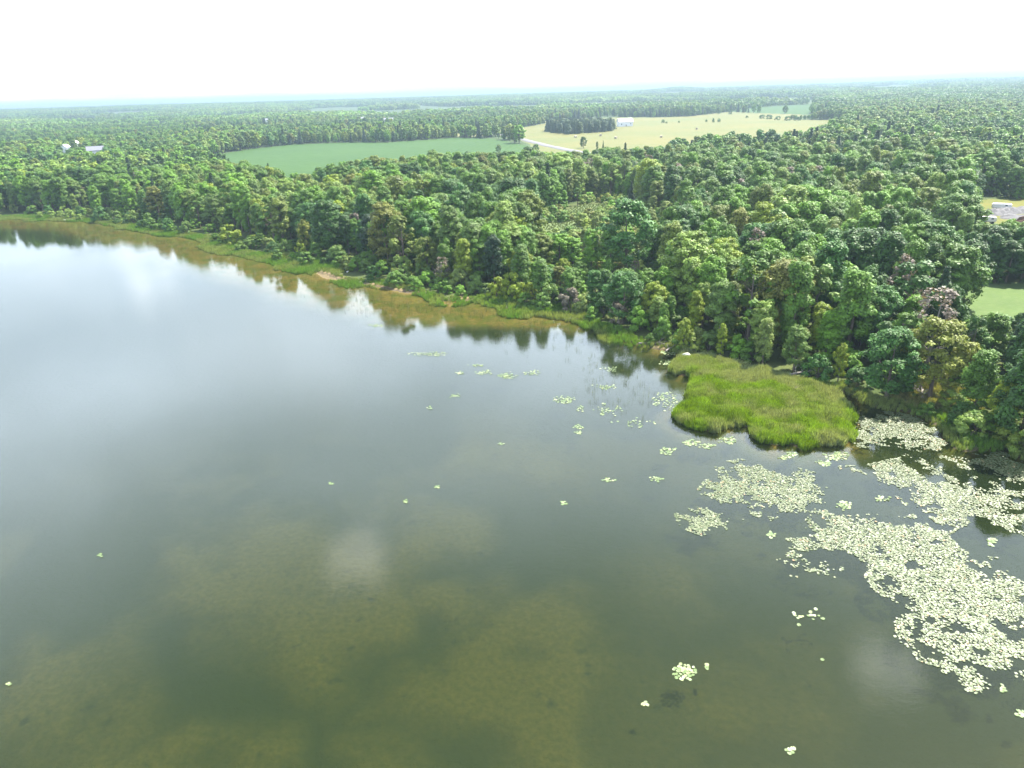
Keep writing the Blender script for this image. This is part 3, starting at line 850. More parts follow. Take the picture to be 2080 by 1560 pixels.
for key, lst in byl.items():
    shade, tall, noun, side, lm = key
    lst.sort(key=lambda q: -q[3])
    for k, (i, _, px, py) in enumerate(lst):
        art = {'medium': 'middling'}.get(tall, tall)
        if len(lst) == 1: lb = f'{art} {shade} {noun} {side} {lm}'
        else: lb = f'{ORD[min(k, 14)]}nearest {art} {shade} {noun} {side} {lm}'
        p = int(A['p'][i]); pr = Apn[p]
        name, cat, grp = (('dead_tree', 'dead tree', 'bare dead trees in the wood') if p == 9 else ('conifer_tree', 'tree', 'conifers in the lakeside wood') if p == 10 else ('broadleaf_tree', 'tree', 'broadleaf trees of the lakeside wood'))
        tint = np.array(TINTS[TN[A['tint'][i]]])*rng.uniform(.88, 1.12)
        if p == 10: tint = np.array((.045, .085, .034))
        if p == 9: tint = np.array((.16, .13, .10))
        plant(name, pr, A['x'][i], A['y'][i], A['z'][i], A['hs'][i], A['w'][i], A['rot'][i], tint, lb, cat, grp)
for bx, by, h, pn, tn, wd, lb in spec_pts:
    z, _ = ground_z(np.array([bx]), np.array([by]))
    plant('broadleaf_tree', pn, bx, by, float(z[0])-.1, h/PRO[pn]['H'], wd, random.uniform(0, 6), TINTS[tn], lb, 'tree', 'broadleaf trees of the lakeside wood')
# the rest of the near wood
def tint_arr(idx, p, n):
    t = TV[idx]*rng.uniform(.85, 1.15, (n, 1)); return t
k = ~indiv; n = k.sum()
t3 = tint_arr(A['tint'][k], None, n); t3[A['p'][k] == 10] = (.045, .085, .034); t3[A['p'][k] == 9] = (.16, .13, .10)
sc3 = np.stack([A['hs'][k]*A['w'][k]]*2+[A['hs'][k]], -1)
scatter('woodland', np.stack([A['x'][k], A['y'][k], A['z'][k]], -1), Apn, A['p'][k], A['rot'][k], sc3, t3, 'mixed green broadleaf wood spreading behind the lakeside trees', 'woodland')

# undergrowth beneath and between the trees, scrub in the wet hollow
ux, uy = jgrid(60, 380, 3.1)
sdu = shore_sd(ux, uy)
inm = inside(marsh_poly, ux, uy); ins_ = inside(scrub_poly, ux, uy)
keep = (sdu > 1.6) & ~open_mask(ux, uy) & ~inside(spit_poly, ux, uy) & ((rng.random(ux.size) < .32+.5*(ins_ | inm)) & ~(inm & (rng.random(ux.size) < .3)))
ux, uy, sdu, ins_ = ux[keep], uy[keep], sdu[keep], ins_[keep]; n = len(ux)
uz, _ = ground_z(ux, uy)
us_ = keep_views(ux, uy, uz, np.full(n, .8), 4.0, .3) > 0
ux, uy, uz, sdu, ins_ = ux[us_], uy[us_], uz[us_], sdu[us_], ins_[us_]; n = len(ux)
ut = np.where(ins_ & (rng.random(n) < .6), np.where(rng.random(n) < .7, 9, 8), pick_tint(n, ux, uy))
s = rng.uniform(.45, 1.05, n)
scatter('undergrowth', np.stack([ux, uy, uz-.1], -1), BUSH, rng.integers(0, 4, n), rng.uniform(0, 6.28, n), np.stack([s*1.1, s*1.1, s], -1), TV[ut]*rng.uniform(.8, 1.15, (n, 1))*np.where(ins_, 1.3, 1.0)[:, None], 'low bushes and brush filling the floor of the lakeside wood', 'undergrowth')

# mid distance woods
bx_, by_ = jgrid(430, 1600, 7.4)
sdb = shore_sd(bx_, by_)
keep = (sdb > 7) & ~open_mask(bx_, by_)
strip = fbm(bx_, by_, 160, 3)
keep &= ~((strip > .63) & (rng.random(bx_.size) < .75))
bx_, by_ = bx_[keep], by_[keep]; n = len(bx_); bz, _ = ground_z(bx_, by_)
hs = (0.72+.5*fbm(bx_, by_, 90, 3))*rng.uniform(.66, 1.2, n)
hs = keep_views(bx_, by_, bz, hs, 14.0, .4); kk_ = hs > 0
bx_, by_, bz, hs = bx_[kk_], by_[kk_], bz[kk_], hs[kk_]; n = len(bx_)
pi_ = np.where(rng.random(n) < .015+.2*(fbm(bx_+999, by_, 120, 2) > .6), 5, rng.integers(0, 5, n))
tt = TV[pick_tint(n, bx_*.45, by_*.45)]*rng.uniform(.85, 1.15, (n, 1)); tt[pi_ == 5] = (.045, .085, .036)
scatter('distant_woodland', np.stack([bx_, by_, bz-.1], -1), MID+['mid_conifer'], pi_, rng.uniform(0, 6.28, n), np.stack([hs*1.12, hs*1.12, hs], -1), tt, 'wooded country between and beyond the fields', 'woodland')
# far woods
def far_wood(name, r0, r1, sp, names, label, amp):
    x, y = jgrid(r0, r1, sp, 46)
    keep = ~open_mask(x, y) & ~(fbm(x+5000, y*.6, sp*11, 3) > .60)
    x, y = x[keep], y[keep]; n = len(x); z = land_z(np.full(n, 500.), x, y)
    t = TV[pick_tint(n, x*.1, y*.1)]*.6+TV[0]*.4
    scatter(name, np.stack([x, y, z-.5], -1), names, rng.integers(0, len(names), n), rng.integers(0, 4, n)*math.pi/2, np.stack([np.full(n, 1.0)]*2+[rng.uniform(.75, 1.2, n)], -1), t*(.75+.5*fbm(x, y, sp*6, 3))[:, None]*rng.uniform(.8, 1.15, (n, 1)), label, 'woodland')
far_wood('far_woodland', 1590, 5200, 40, ['patch_%02d' % i for i in range(4)], 'hazy woods rolling away beyond the hay field', 0)
far_wood('horizon_woodland', 5150, 20000, 118, ['bigpatch_%02d' % i for i in range(3)], 'pale blue woods along the horizon', 0)

# ------------------------------------------------------------------ shoreline shrubs
shrubs = [
 (30,432,16,'sage green','leftmost pale rounded shrub on the left marsh edge'),(66,434,15,'mid green','second shrub from the left on the left marsh edge'),(100,436,18,'bluish green','broad dark shrub on the left marsh edge'),
 (132,438,18,'pale green','pale topped shrub in the middle of the left marsh edge'),(165,440,20,'dark green','dark rounded shrub just left of the wooded point'),
 (205,449,28,'bluish green','dark shrub at the tip of the wooded point'),(238,452,24,'grey-green','grey-green shrub on the wooded point'),(272,454,26,'pale green','pale shrub right of the wooded point'),(305,462,28,'mid green','bulky green shrub at the right end of the wooded point'),
 (345,470,26,'bluish green','shaded shrub above the left shore grass'),(380,474,24,'grey-green','small grey-green shrub above the left shore grass'),
 (470,496,38,'yellow-green','large bushy yellow-green shrub of the left shore'),(516,496,16,'yellow-green','small round shrub right of the large bushy one'),(440,490,15,'mid green','low shrub at the left foot of the large bushy one'),
 (548,508,24,'sage green','round sage green shrub set back from the shore'),(583,514,26,'grey-green','rounded grey-green shrub, left one of three in a row'),(612,520,24,'yellow-green','yellowish shrub, middle one of three in a row'),(642,522,26,'mid green','green shrub, right one of three in a row'),
 (686,534,34,'grey-green','big domed grey-green shrub above the first sand bar'),(714,548,26,'sage green','greyish shrub with its foot at the water by the first sand bar'),(745,548,34,'mid green','upright green shrub between the sand bars'),
 (775,556,26,'bright green','bright green shrub between the sand bars'),(818,562,42,'pale green','large pale green shrub above the second sand bar'),(860,566,34,'grey-green','grey-green shrub right of the second sand bar'),
 (905,578,38,'olive green','olive shrub right of the second sand bar'),(935,588,40,'sage green','twiggy sage shrub above the small sand strip'),(968,594,36,'grey-green','grey-green shrub right of the small sand strip'),
 (1010,604,40,'lime','yellow-lime shrub on the middle shore, left of a pair'),(1042,608,52,'yellow-green','taller yellow-green shrub on the middle shore'),(1078,610,34,'lime','yellow-lime shrub on the middle shore, right of a pair'),
 (1118,620,40,'grey-green','grey-green shrub above the middle reeds'),(1158,628,42,'pinkish','pinkish grey seeding shrub above the middle reeds'),(1182,634,34,'sage green','pale sage shrub beside the pinkish one'),
 (1225,644,46,'dark green','dark shrub in the shade of the leaning tree'),(1255,655,40,'pinkish','dusty pinkish shrub in the shade of the leaning tree'),(1300,670,46,'bright green','bright green shrub left of the lone lime tree'),(1345,690,44,'mid green','shaded green shrub beside the lone lime tree'),
 (1415,706,38,'sage green','pale shrub right of the lone lime tree'),(1440,712,36,'grey-green','low shrub at the left foot of the slim yellow-green tree'),(1500,726,44,'bright green','bright shrub behind the left half of the spit'),(1530,732,34,'mid green','green shrub behind the left half of the spit'),
 (1660,768,44,'bluish green','dark shrub behind the right half of the spit'),(1740,788,40,'dark green','very dark shrub on the bank behind the spit'),(1830,800,36,'dark green','small dark shrub in the glade by the golden tree'),(1945,868,48,'dark green','dark overhanging shrub on the channel bank'),
 (1880,846,20,'mid green','small green shrub on the channel bank'),(1985,882,44,'mid green','green shrub on the channel bank at the lower right'),(2045,896,46,'olive green','olive shrub on the channel bank near the right edge'),
 (1930,830,34,'pale green','pale shrub right of the glade'),
]
TINTS['pinkish'] = (.14, .125, .085)
for i, (px, py, hp, tn, lb) in enumerate(shrubs):
    x, y = P(px, py, .4); z, sd = ground_z(np.array([x]), np.array([y]))
    if sd[0] < .8:   # step back on to dry land
        f = 1.0
        while sd[0] < .8 and f < 1.4: f += .01; z, sd = ground_z(np.array([x*f]), np.array([y*f]))
        x, y = x*f, y*f
    h = min(8.0, height_for(x, y, proj(x, y, .4)[1]-hp*1.05)); s = h/4.0
    w = random.uniform(.95, 1.2)*(1.15 if h < 4 else .8)
    plant('shrub', BUSH[i % 4], x, y, float(z[0])-.1, s, w, random.uniform(0, 6), np.array(TINTS[tn])*random.uniform(.95, 1.05), lb, 'shrub', 'shrubs along the lake shore', 'stems', 'foliage')

# ------------------------------------------------------------------ grasses
def grass_area(name, region, sp, hfun, tfun, names, label, cat, cond=None):
    x0, y0 = region.min(0); x1, y1 = region.max(0)
    gx, gy = np.meshgrid(np.arange(x0, x1, sp), np.arange(y0, y1, sp)); gx = gx.ravel()+rng.uniform(-.5, .5, gx.size)*sp; gy = gy.ravel()+rng.uniform(-.5, .5, gy.size)*sp
    k = inside(region, gx, gy); gx, gy = gx[k], gy[k]; z, sd = ground_z(gx, gy)
    k = cond(gx, gy, sd); gx, gy, z, sd = gx[k], gy[k], z[k], sd[k]; n = len(gx)
    h = hfun(gx, gy, sd)
    s = np.stack([np.clip(h, .6, 1.3)]*2+[h], -1)
    return scatter(name, np.stack([gx, gy, np.maximum(z, -.5)], -1), names, rng.integers(0, len(names), n), rng.uniform(0, 6.28, n), s, tfun(gx, gy, sd), label, cat)
TU = ['tuft_%02d' % i for i in range(3)]
def spit_tint(x, y, sd):
    px, py = projn(x, y, np.full(len(x), .5)); n = len(x)
    # dry straw along the back and left of the spit, lush green in front
    dry = sstep(.0, 1.0, ((735+(px-1370)*.24+42)-py)/60)*.8+(fbm(x, y, 2.6, 4)-.42)*2.6
    dry = np.clip(dry, 0, 1)[:, None]
    lush = np.array((.125, .215, .010))*(.35+1.25*fbm(x+50, y, 2.4, 3))[:, None]
    straw = np.array((.20, .24, .10))
    return (lush*(1-dry)+straw*dry)*rng.uniform(.8, 1.2, (n, 1))
grass_area('reed_bed', spit_poly, .34, lambda x, y, sd: (.35+1.5*fbm(x, y, 1.7, 3))*sstep(-.4, .1, sd)*rng.uniform(.8, 1.15, len(x))*.82+.25, spit_tint, TU, 'bright green tall grass covering the spit that juts into the lake', 'tall grass', lambda x, y, sd: (sd+2.6*(fbm(x+40, y, 1.5, 3)-.5) > .05) & (sd < 40) & (fbm(x+90, y+13, 1.6, 3) < .76))
shore_band = np.array([P(x, y-35) for x, y in shore_px[::-1] if -200 < x < 2200]+[P(x, y+20) for x, y in shore_px if -200 < x < 2200])
def shore_tint(x, y, sd):
    n = len(x); f = fbm(x, y, 7, 3)[:, None]; g = sstep(.35, .65, f)
    return (np.array((.10, .20, .022))*(1-g)+np.array((.17, .22, .06))*g)*rng.uniform(.8, 1.2, (n, 1))
bx0, by0 = np.array(shore).min(0); 
big_region = np.array([(-420, 40), (160, 40), (160, 420), (-420, 420)])
def band_cond(x, y, sd):
    a = np.degrees(np.arctan2(x, y)); r = np.hypot(x, y)
    wid = 1.5+7*sstep(.3, .75, fbm(x, y, 14, 2))+2.5*(r > 200)
    px_, py_ = projn(x, y, np.zeros(len(x)))
    wid = np.where(px_ > 1690, 3.2, wid)
    out = -1.5-3.2*sstep(.5, .68, fbm(x+70, y+20, 9, 2))
    out = np.where(px_ > 1285, -.1, out)
    bare = np.zeros(len(x), bool)
    for q in sands: bare |= (inside(q, x, y) | (dist_poly(q, x, y) < .8)) & (sd < .8)
    return ~bare & (sd > out) & (sd < wid) & (np.abs(a) < 44) & ~inside(spit_poly, x, y)
grass_area('shore_grass', big_region, .62, lambda x, y, sd: np.where(sd < 0, 1.0, .75)*rng.uniform(.6, 1.2, len(x))*(.7+.6*fbm(x, y, 6, 2)), shore_tint, TU, 'bright green reeds and grass fringing the whole wooded shore', 'reeds', band_cond)
# brown floating weed in the shallows and thin rushes standing in the open water
def rush_cond(x, y, sd):
    a = np.degrees(np.arctan2(x, y)); d = -sd
    return (d > 1) & (d < 26) & (np.abs(a) < 42) & (rng.random(len(x)) < .35*sstep(.52, .70, fbm(x, y, 16, 3))*sstep(26, 8, d)+.03*(d < 14)) & (np.hypot(x, y) > 95)
grass_area('rushes', big_region, .95, lambda x, y, sd: rng.uniform(.7, 1.5, len(x)), lambda x, y, sd: np.array((.10, .12, .05))*rng.uniform(.7, 1.2, (len(x), 1)), ['rush_00', 'rush_01'], 'thin rushes standing in the shallow water off the shore', 'rushes', rush_cond)
# grass in the glade and the wet hollow
grass_area('glade_grass', under_poly, .55, lambda x, y, sd: rng.uniform(.4, .8, len(x)), lambda x, y, sd: np.array((.20, .21, .07))*rng.uniform(.8, 1.2, (len(x), 1)), TU, 'dry grass of the small glade beside the golden tree', 'grass', lambda x, y, sd: sd > .3)
grass_area('marsh_sedge', marsh_poly, 1.1, lambda x, y, sd: rng.uniform(.3, .6, len(x)), lambda x, y, sd: np.array((.10, .14, .05))*rng.uniform(.8, 1.2, (len(x), 1)), TU, 'pale sedge in the wet hollow among the trees', 'sedge', lambda x, y, sd: sd > 1)

# ------------------------------------------------------------------ water lilies
def lily_mat_(name='lily_leaf', pale=1.0):
    m, t, out = new_mat(name)
    v = attr(t, 'leafv').outputs['Fac']
    c = mix_col(t, smooth(t, v, .0, 1.0), tuple(q*pale for q in (.050, .076, .022)), tuple(q*pale for q in (.118, .136, .062)))
    c = mix_col(t, smooth(t, v, .975, .99), c, (.22, .15, .07))
    b = bsdf(t, c, .45, .3); t.links.new(b.outputs[0], out.inputs[0]); return m
M_lily = lily_mat_(); M_lily_glare = lily_mat_('pale_lily_leaf', 1.75)  # same leaf twice; second has the sky's glare painted in as paler colour
def pad_shape(n, r, rad):
    """n pads: notch-cut discs, slightly cupped"""
    k = 8; th = np.linspace(.25, math.tau-.25, k); a0 = r.random(n)*math.tau
    ang = th[None]+a0[:, None]; rr_ = rad[:, None]*(1+.10*r.normal(size=(n, k)))
    tilt = r.normal(size=(n, 2))*.07
    x = rr_*np.cos(ang); y = rr_*np.sin(ang); z = .03+x*tilt[:, :1]+y*tilt[:, 1:]+.015*r.random((n, k))
    ctr = np.stack([.15*rad*np.cos(a0), .15*rad*np.sin(a0), np.full(n, .018)], -1)[:, None]
    v = np.concatenate([ctr, np.stack([x, y, np.maximum(z, .006)], -1)], 1)
    return v, k
def pads_mesh(name, x, y, rad, r):
    n = len(x); v, k = pad_shape(n, r, rad)
    v[:, :, 0] += x[:, None]; v[:, :, 1] += y[:, None]; v[:, :, 2] += (r.random(n)*.02)[:, None]
    base = np.arange(n)*(k+1)
    f = np.concatenate([np.stack([base, base+i, base+i+1], -1) for i in range(1, k)])
    return mesh_np(name, v.reshape(-1, 3), f, [M_lily], attrs={'leafv': np.repeat(r.random(n), k+1)})
rl = np.random.default_rng(77)
Zm = lambda X_, Y_: (1360+X_*.3462, 880+Y_*.3462)
def zp(l): return [Zm(*q) for q in l]
mats_px = [
 (zp([(205,340),(260,270),(330,245),(300,190),(420,170),(510,200),(600,240),(700,210),(860,250),(900,360),(870,420),(930,480),(830,500),(720,470),(700,560),(690,520),(590,520),(480,510),(460,440),(370,390),(260,390)]), .72, 'broad pale lily pad mat right of the round patch, below the spit', []),
 (zp([(830,500),(960,480),(1060,510),(1250,500),(1400,520),(1540,480),(1560,570),(1650,670),(1750,740),(1900,750),(1920,790),(1820,820),(1960,850),(2060,900),(2180,960),(2180,1100),(1960,1170),(1900,1100),(1820,1050),(1740,1080),(1720,1010),(1620,1000),(1600,1050),(1480,1030),(1250,920),(1220,880),(1330,880),(1150,820),(1100,770),(960,690),(930,640),(850,580)]), .90, 'largest dense lily pad mat, with an open hole in its middle', [Zm(1420,775)+(14,10)]),
 (zp([(730,590),(830,620),(880,660),(840,720),(900,800),(960,820),(1060,800),(1120,820),(1000,870),(880,880),(780,830),(680,800),(660,760),(760,720),(740,650)]), .66, 'hook-shaped lily pad mat on the left flank of the largest mat', []),
 (zp([(1030,210),(1150,210),(1240,190),(1360,160),(1420,140),(1500,190),(1620,200),(1700,270),(1800,330),(2000,370),(2120,420),(2120,590),(1920,570),(1780,480),(1650,540),(1560,590),(1500,470),(1400,400),(1330,330),(1200,270),(1100,250)]), .74, 'long lily pad mat running along the channel mouth', []),
 (zp([(1390,1110),(1480,1095),(1600,1100),(1750,1090),(1850,1130),(1960,1190),(2080,1180),(2200,1200),(2200,1380),(2080,1400),(1960,1410),(1870,1380),(1850,1440),(1750,1495),(1660,1400),(1640,1350),(1500,1310),(1480,1260),(1390,1210)]), .78, 'lower right lily pad mat, nearest to the viewer', []),
 (zp([(75,490),(120,465),(180,452),(240,470),(300,490),(290,550),(200,580),(100,540)]), .92, 'round lone lily pad patch left of the broad mat', []),
 ([(1737,905),(1742,858),(1775,845),(1815,840),(1850,848),(1890,872),(1922,900),(1880,915),(1830,905),(1790,900)], .80, 'yellowish lily pad mat filling the channel behind the spit', []),
 ([(1970,928),(2030,922),(2090,945),(2090,975),(2040,965),(2000,950)], .8, 'lily pad mat close under the bank at the right edge', []),
 ([(1925,930),(1975,940),(2010,965),(2060,985),(2090,1005),(2060,1010),(2000,990),(1950,975),(1920,955)], .42, 'thin lily pads in the dark reflection under the right bank', []),
]
allx = []
for pts, dens, lb, holes in mats_px:
    pol = poly(pts, 0); x0, y0 = pol.min(0); x1, y1 = pol.max(0)
    sp = .205; gx, gy = np.meshgrid(np.arange(x0-1.5, x1+1.5, sp), np.arange(y0-1.5, y1+1.5, sp)); gx = gx.ravel()+rl.uniform(-.4, .4, gx.size)*sp; gy = gy.ravel()+rl.uniform(-.4, .4, gy.size)*sp
    ins = inside(pol, gx, gy); d = dist_poly(pol, gx, gy); s = np.where(ins, d, -d)
    f = fbm(gx, gy, 1.3, 3); f2 = fbm(gx+30, gy+9, 4.5, 2)
    prob = dens+sstep(-.5, 1.6, s)*.55-.55+(f-.5)*2.4+(f2-.5)*1.1
    keep = (prob > rl.random(gx.size)*.5+.15) & (s > -.9)
    for hx, hy, a, b in holes:
        pxx, pyy = projn(gx, gy, np.zeros(len(gx))); keep &= (((pxx-hx)/a)**2+((pyy-hy)/b)**2) > .8+.5*f
    sdp = shore_sd(gx, gy); keep &= sdp < -.25
    gx, gy = gx[keep], gy[keep]
    o = link('lily_pad_mat', pads_mesh('lily_pad_mat', gx, gy, rl.uniform(.075, .155, len(gx)), rl))
    tag(o, lb, 'lily pads', 'lily pad mats on the lake', 'stuff')
    print('mat', lb, len(gx))
# small separate patches: every pad is a leaf of its own
pad_variants = []
for i in range(6):
    v, kk = pad_shape(1, rl, np.array([1.0])); 
    v = v[0]; v[:, 2] = .02+v[:, 2]*.3
    f = np.array([(0, j, j+1) for j in range(1, kk)])
    pad_variants.append(mesh_np('lily_pad', v, f, [M_lily_glare], attrs={'leafv': np.full(len(v), rl.random()*.9)}))
small = [
 (1390,1366,20,16,34,'lone bright lily pad cluster in the lower middle right'),(1607,1527,9,7,7,'tiny lily pad cluster at the bottom edge'),(1311,1430,6,4,4,'tiny lily pad cluster below and left of the lone bright one'),
 (2037,1400,8,9,9,'small lily pad cluster below the nearest mat'),(2074,1450,8,8,8,'small lily pad cluster at the right edge, below the nearest mat'),(1145,812,21,9,46,'lily pad cluster in open water left of the spit, upper of two'),
 (1178,831,9,6,12,'lily pad cluster in open water left of the spit, lower of two'),(1350,815,27,20,75,'ring-like loose lily pad patch beside the spit neck'),(1356,916,20,7,26,'lily pad strip below the spit\'s left corner'),
 (1406,900,20,8,26,'loose lily pads below the spit\'s left tip'),(1440,907,18,6,20,'middle loose lily pads below the spit\'s left half'),(1478,895,20,8,28,'loose lily pads close below the bay in the spit edge'),
 (1030,762,20,7,46,'brightest lily pad raft in the upper middle water'),(935,757,9,4,12,'small lily pad raft left of the brightest raft'),(984,757,18,5,26,'long narrow lily pad raft left of the brightest raft'),
 (1083,757,18,6,24,'loose lily pad raft right of the brightest raft'),(865,719,38,5,60,'long thin lily pad raft farthest out on the open water'),(965,743,18,3,14,'thin lily pad line above the narrow raft'),
 (921,803,12,5,12,'small lily pad group below the narrow raft'),(873,829,7,4,6,'tiny lily pad group left of the others in mid water'),(1018,902,5,3,5,'single tiny lily pad group in the middle of the lake'),
 (825,1019,7,4,5,'tiny lily pad group, left of two in line in the middle of the lake'),(888,989,6,4,5,'tiny faint lily pad group above the weed bed'),(1145,1022,7,4,6,'tiny lily pad group right of the centre of the lake'),
 (1237,975,12,4,10,'flat small lily pad group left of the round patch'),(1332,973,14,6,14,'small lily pad group above the round patch'),(672,983,4,2,3,'faint lone lily pad group left of the centre'),
 (1175,867,12,5,12,'small lily pad group, upper of a close pair'),(1177,880,10,4,10,'small lily pad group, lower of a close pair'),(20,1388,7,3,4,'lone lily pad group at the lower left edge'),
 (203,1129,6,3,4,'lone lily pad group on the left side of the lake'),(760,662,16,4,26,'faint lily pad raft nearest to the far left shore'),(1361,717,18,6,40,'olive lily pad raft tucked into the corner beside the spit'),
 (1353,738,13,6,24,'small lily pad raft just above the spit\'s outer tip'),(1240,750,20,6,24,'scattered lily pads in the tree reflection'),(1225,786,28,5,30,'scattered thin lily pads in open water left of the spit'),
 (1250,830,45,14,34,'widely scattered lily pads left of the loose ring'),(1285,860,50,10,24,'widely scattered lily pads below the two clusters'),(1610,923,12,5,16,'lily pad cluster under the spit\'s lowest lobe'),
 (1590,929,14,4,14,'small lily pad strip left of the spit\'s lowest lobe'),(1700,925,24,9,46,'lily pad patch right of the spit\'s lowest lobe'),(1672,941,14,6,26,'round lily pad patch below the spit\'s right half'),
 (1790,1012,16,6,16,'small loose lily pads inside the open pool'),(1715,1028,14,9,24,'small lily pad patch between the broad mat and the pool'),(2014,1102,10,8,14,'small lily pad patch right of the largest mat'),
 (1567,1086,8,6,9,'small lily pad patch under the broad mat'),(1435,1356,3,6,4,'two small pads right of the lone bright cluster'),(1670,1340,3,3,2,'single pad below the hook-shaped mat'),
 (1640,1250,40,20,14,'very thin scatter of pads in the dark water below the hook-shaped mat'),
]
for px, py, a, b, cnt_, lb in small:
    x, y = P(px, py); o = empty('lily_pad_patch', (x, y, 0)); tag(o, lb, 'lily pads', 'separate lily pad patches')
    placed = []; tries = 0
    clus = [(rl.normal()*.6, rl.normal()*.6) for _ in range(3)]
    while len(placed) < cnt_ and tries < cnt_*12:
        tries += 1
        cxx, cyy_ = clus[rl.integers(3)] if cnt_ > 9 else (0, 0)
        q = (rl.normal()*.42+cxx*.5, rl.normal()*.42+cyy_*.5)
        if q[0]**2+q[1]**2 > 1.3: continue
        wx_, wy_ = P(px+q[0]*a, py+q[1]*b)
        if shore_sd(np.array([wx_]), np.array([wy_]))[0] > -.2: continue
        if any((wx_-u_)**2+(wy_-v_)**2 < .05 for u_, v_ in placed): continue
        placed.append((wx_, wy_))
        c = bpy.data.objects.new('lily_pad', pad_variants[rl.integers(6)]); SC.objects.link(c); c.parent = o
        s = rl.uniform(.13, .21); c.scale = (s, s, 1); c.location = (wx_-x, wy_-y, rl.uniform(0, .01)); c.rotation_euler = (0, 0, rl.uniform(0, 6.28))

# ------------------------------------------------------------------ driftwood, fallen trees, stones
def log(px, py, L, ang, rad, name, label, cat, z=.3, branches=0, mat=M_deadwood, grp=None):
    x, y = P(px, py, z); gz, _ = ground_z(np.array([x]), np.array([y])); gz = max(float(gz[0]), 0)
    o = empty(name, (x, y, gz), ang)
    tag(o, label, cat, grp)
    v, f = tube([(-L/2, 0, rad*.7), (-L*.15, L*.02, rad*.9), (L*.2, -L*.02, rad), (L/2, L*.03, rad*1.1)], [rad, rad*.9, rad*.75, rad*.4], 8)
    link('log', mesh_np('log', v, f, [mat], smooth_sh=True), o)
    for k in range(branches):
        t = random.uniform(-.25, .5)*L; a = random.uniform(-1.3, 1.3); l = L*random.uniform(.2, .4)
        e = (t+l*math.cos(a), l*math.sin(a), rad+l*random.uniform(.2, .8)); m_ = (t+l*.5*math.cos(a+.2), l*.5*math.sin(a+.2), rad+l*.25)
        vv, ff = join([tube([(t, 0, rad*.8), m_, e], [rad*.35, rad*.22, rad*.06], 5)]+[tube([m_, (m_[0]+l*.3*math.cos(a+s_), m_[1]+l*.3*math.sin(a+s_), m_[2]+l*.3)], [rad*.18, rad*.04], 4) for s_ in (-.9, .8)])
        link('branch', mesh_np('branch', vv, ff, [mat]), o)
log(1632, 760, 6.5, .3, .22, 'fallen_tree', 'grey fallen dead tree with bare branches behind the spit', 'fallen tree', branches=9)
log(1872, 800, 5.5, 1.1, .25, 'fallen_tree', 'pinkish grey dead branches heaped beneath the golden tree', 'fallen tree', branches=10)
log(1330, 700, 6, -.25, .18, 'driftwood_log', 'brown driftwood log behind the bright reed patch left of the spit', 'driftwood', branches=3)
log(1362, 708, 4, .9, .16, 'driftwood_log', 'short driftwood log sloping to the water by the lone lime tree', 'driftwood', branches=2)
log(1170, 648, 5, -.2, .17, 'driftwood_log', 'pale driftwood log on the middle shore below the pinkish shrub', 'driftwood', branches=1)
log(146, 447, 7, .05, .3, 'driftwood_log', 'whitish log on the left marsh edge', 'driftwood', branches=0, mat=simple('bleached_wood', (.62, .60, .56), .8, .2, .1))
log(1560, 780, 9, -.35, .13, 'driftwood_log', 'long pale log lying in the dry grass of the spit', 'driftwood', z=1.0, branches=2, mat=simple('straw_wood', (.45, .38, .26), .9, .1, .2))
M_stone = simple('pale_stone', (.62, .60, .56), .8, .3, .15, 4)
def rock(px, py, r, label, z=.3, dz=0):
    x, y = P(px, py, z); gz, _ = ground_z(np.array([x]), np.array([y]))
    import bmesh
    bm = bmesh.new(); bmesh.ops.create_icosphere(bm, subdivisions=2, radius=1)
    for v in bm.verts: v.co *= 1+.18*math.sin(v.co.x*5+v.co.y*7+px)+random.uniform(-.08, .08); v.co.z *= .62; v.co.x *= 1.2
    me = bpy.data.meshes.new('boulder'); bm.to_mesh(me); bm.free(); me.materials.append(M_stone)
    o = link('boulder', me); o.location = (x, y, max(float(gz[0]), 0)+r*.3+dz); o.scale = (r, r, r); tag(o, label, 'rock')
rock(1394, 725, .62, 'white boulder on the neck of the grassy spit', .6, .5)
rock(834, 590, .35, 'small pale stone at the right end of the second sand bar')
rock(707, 553, .4, 'pale stone on the shore just right of the first sand bar')

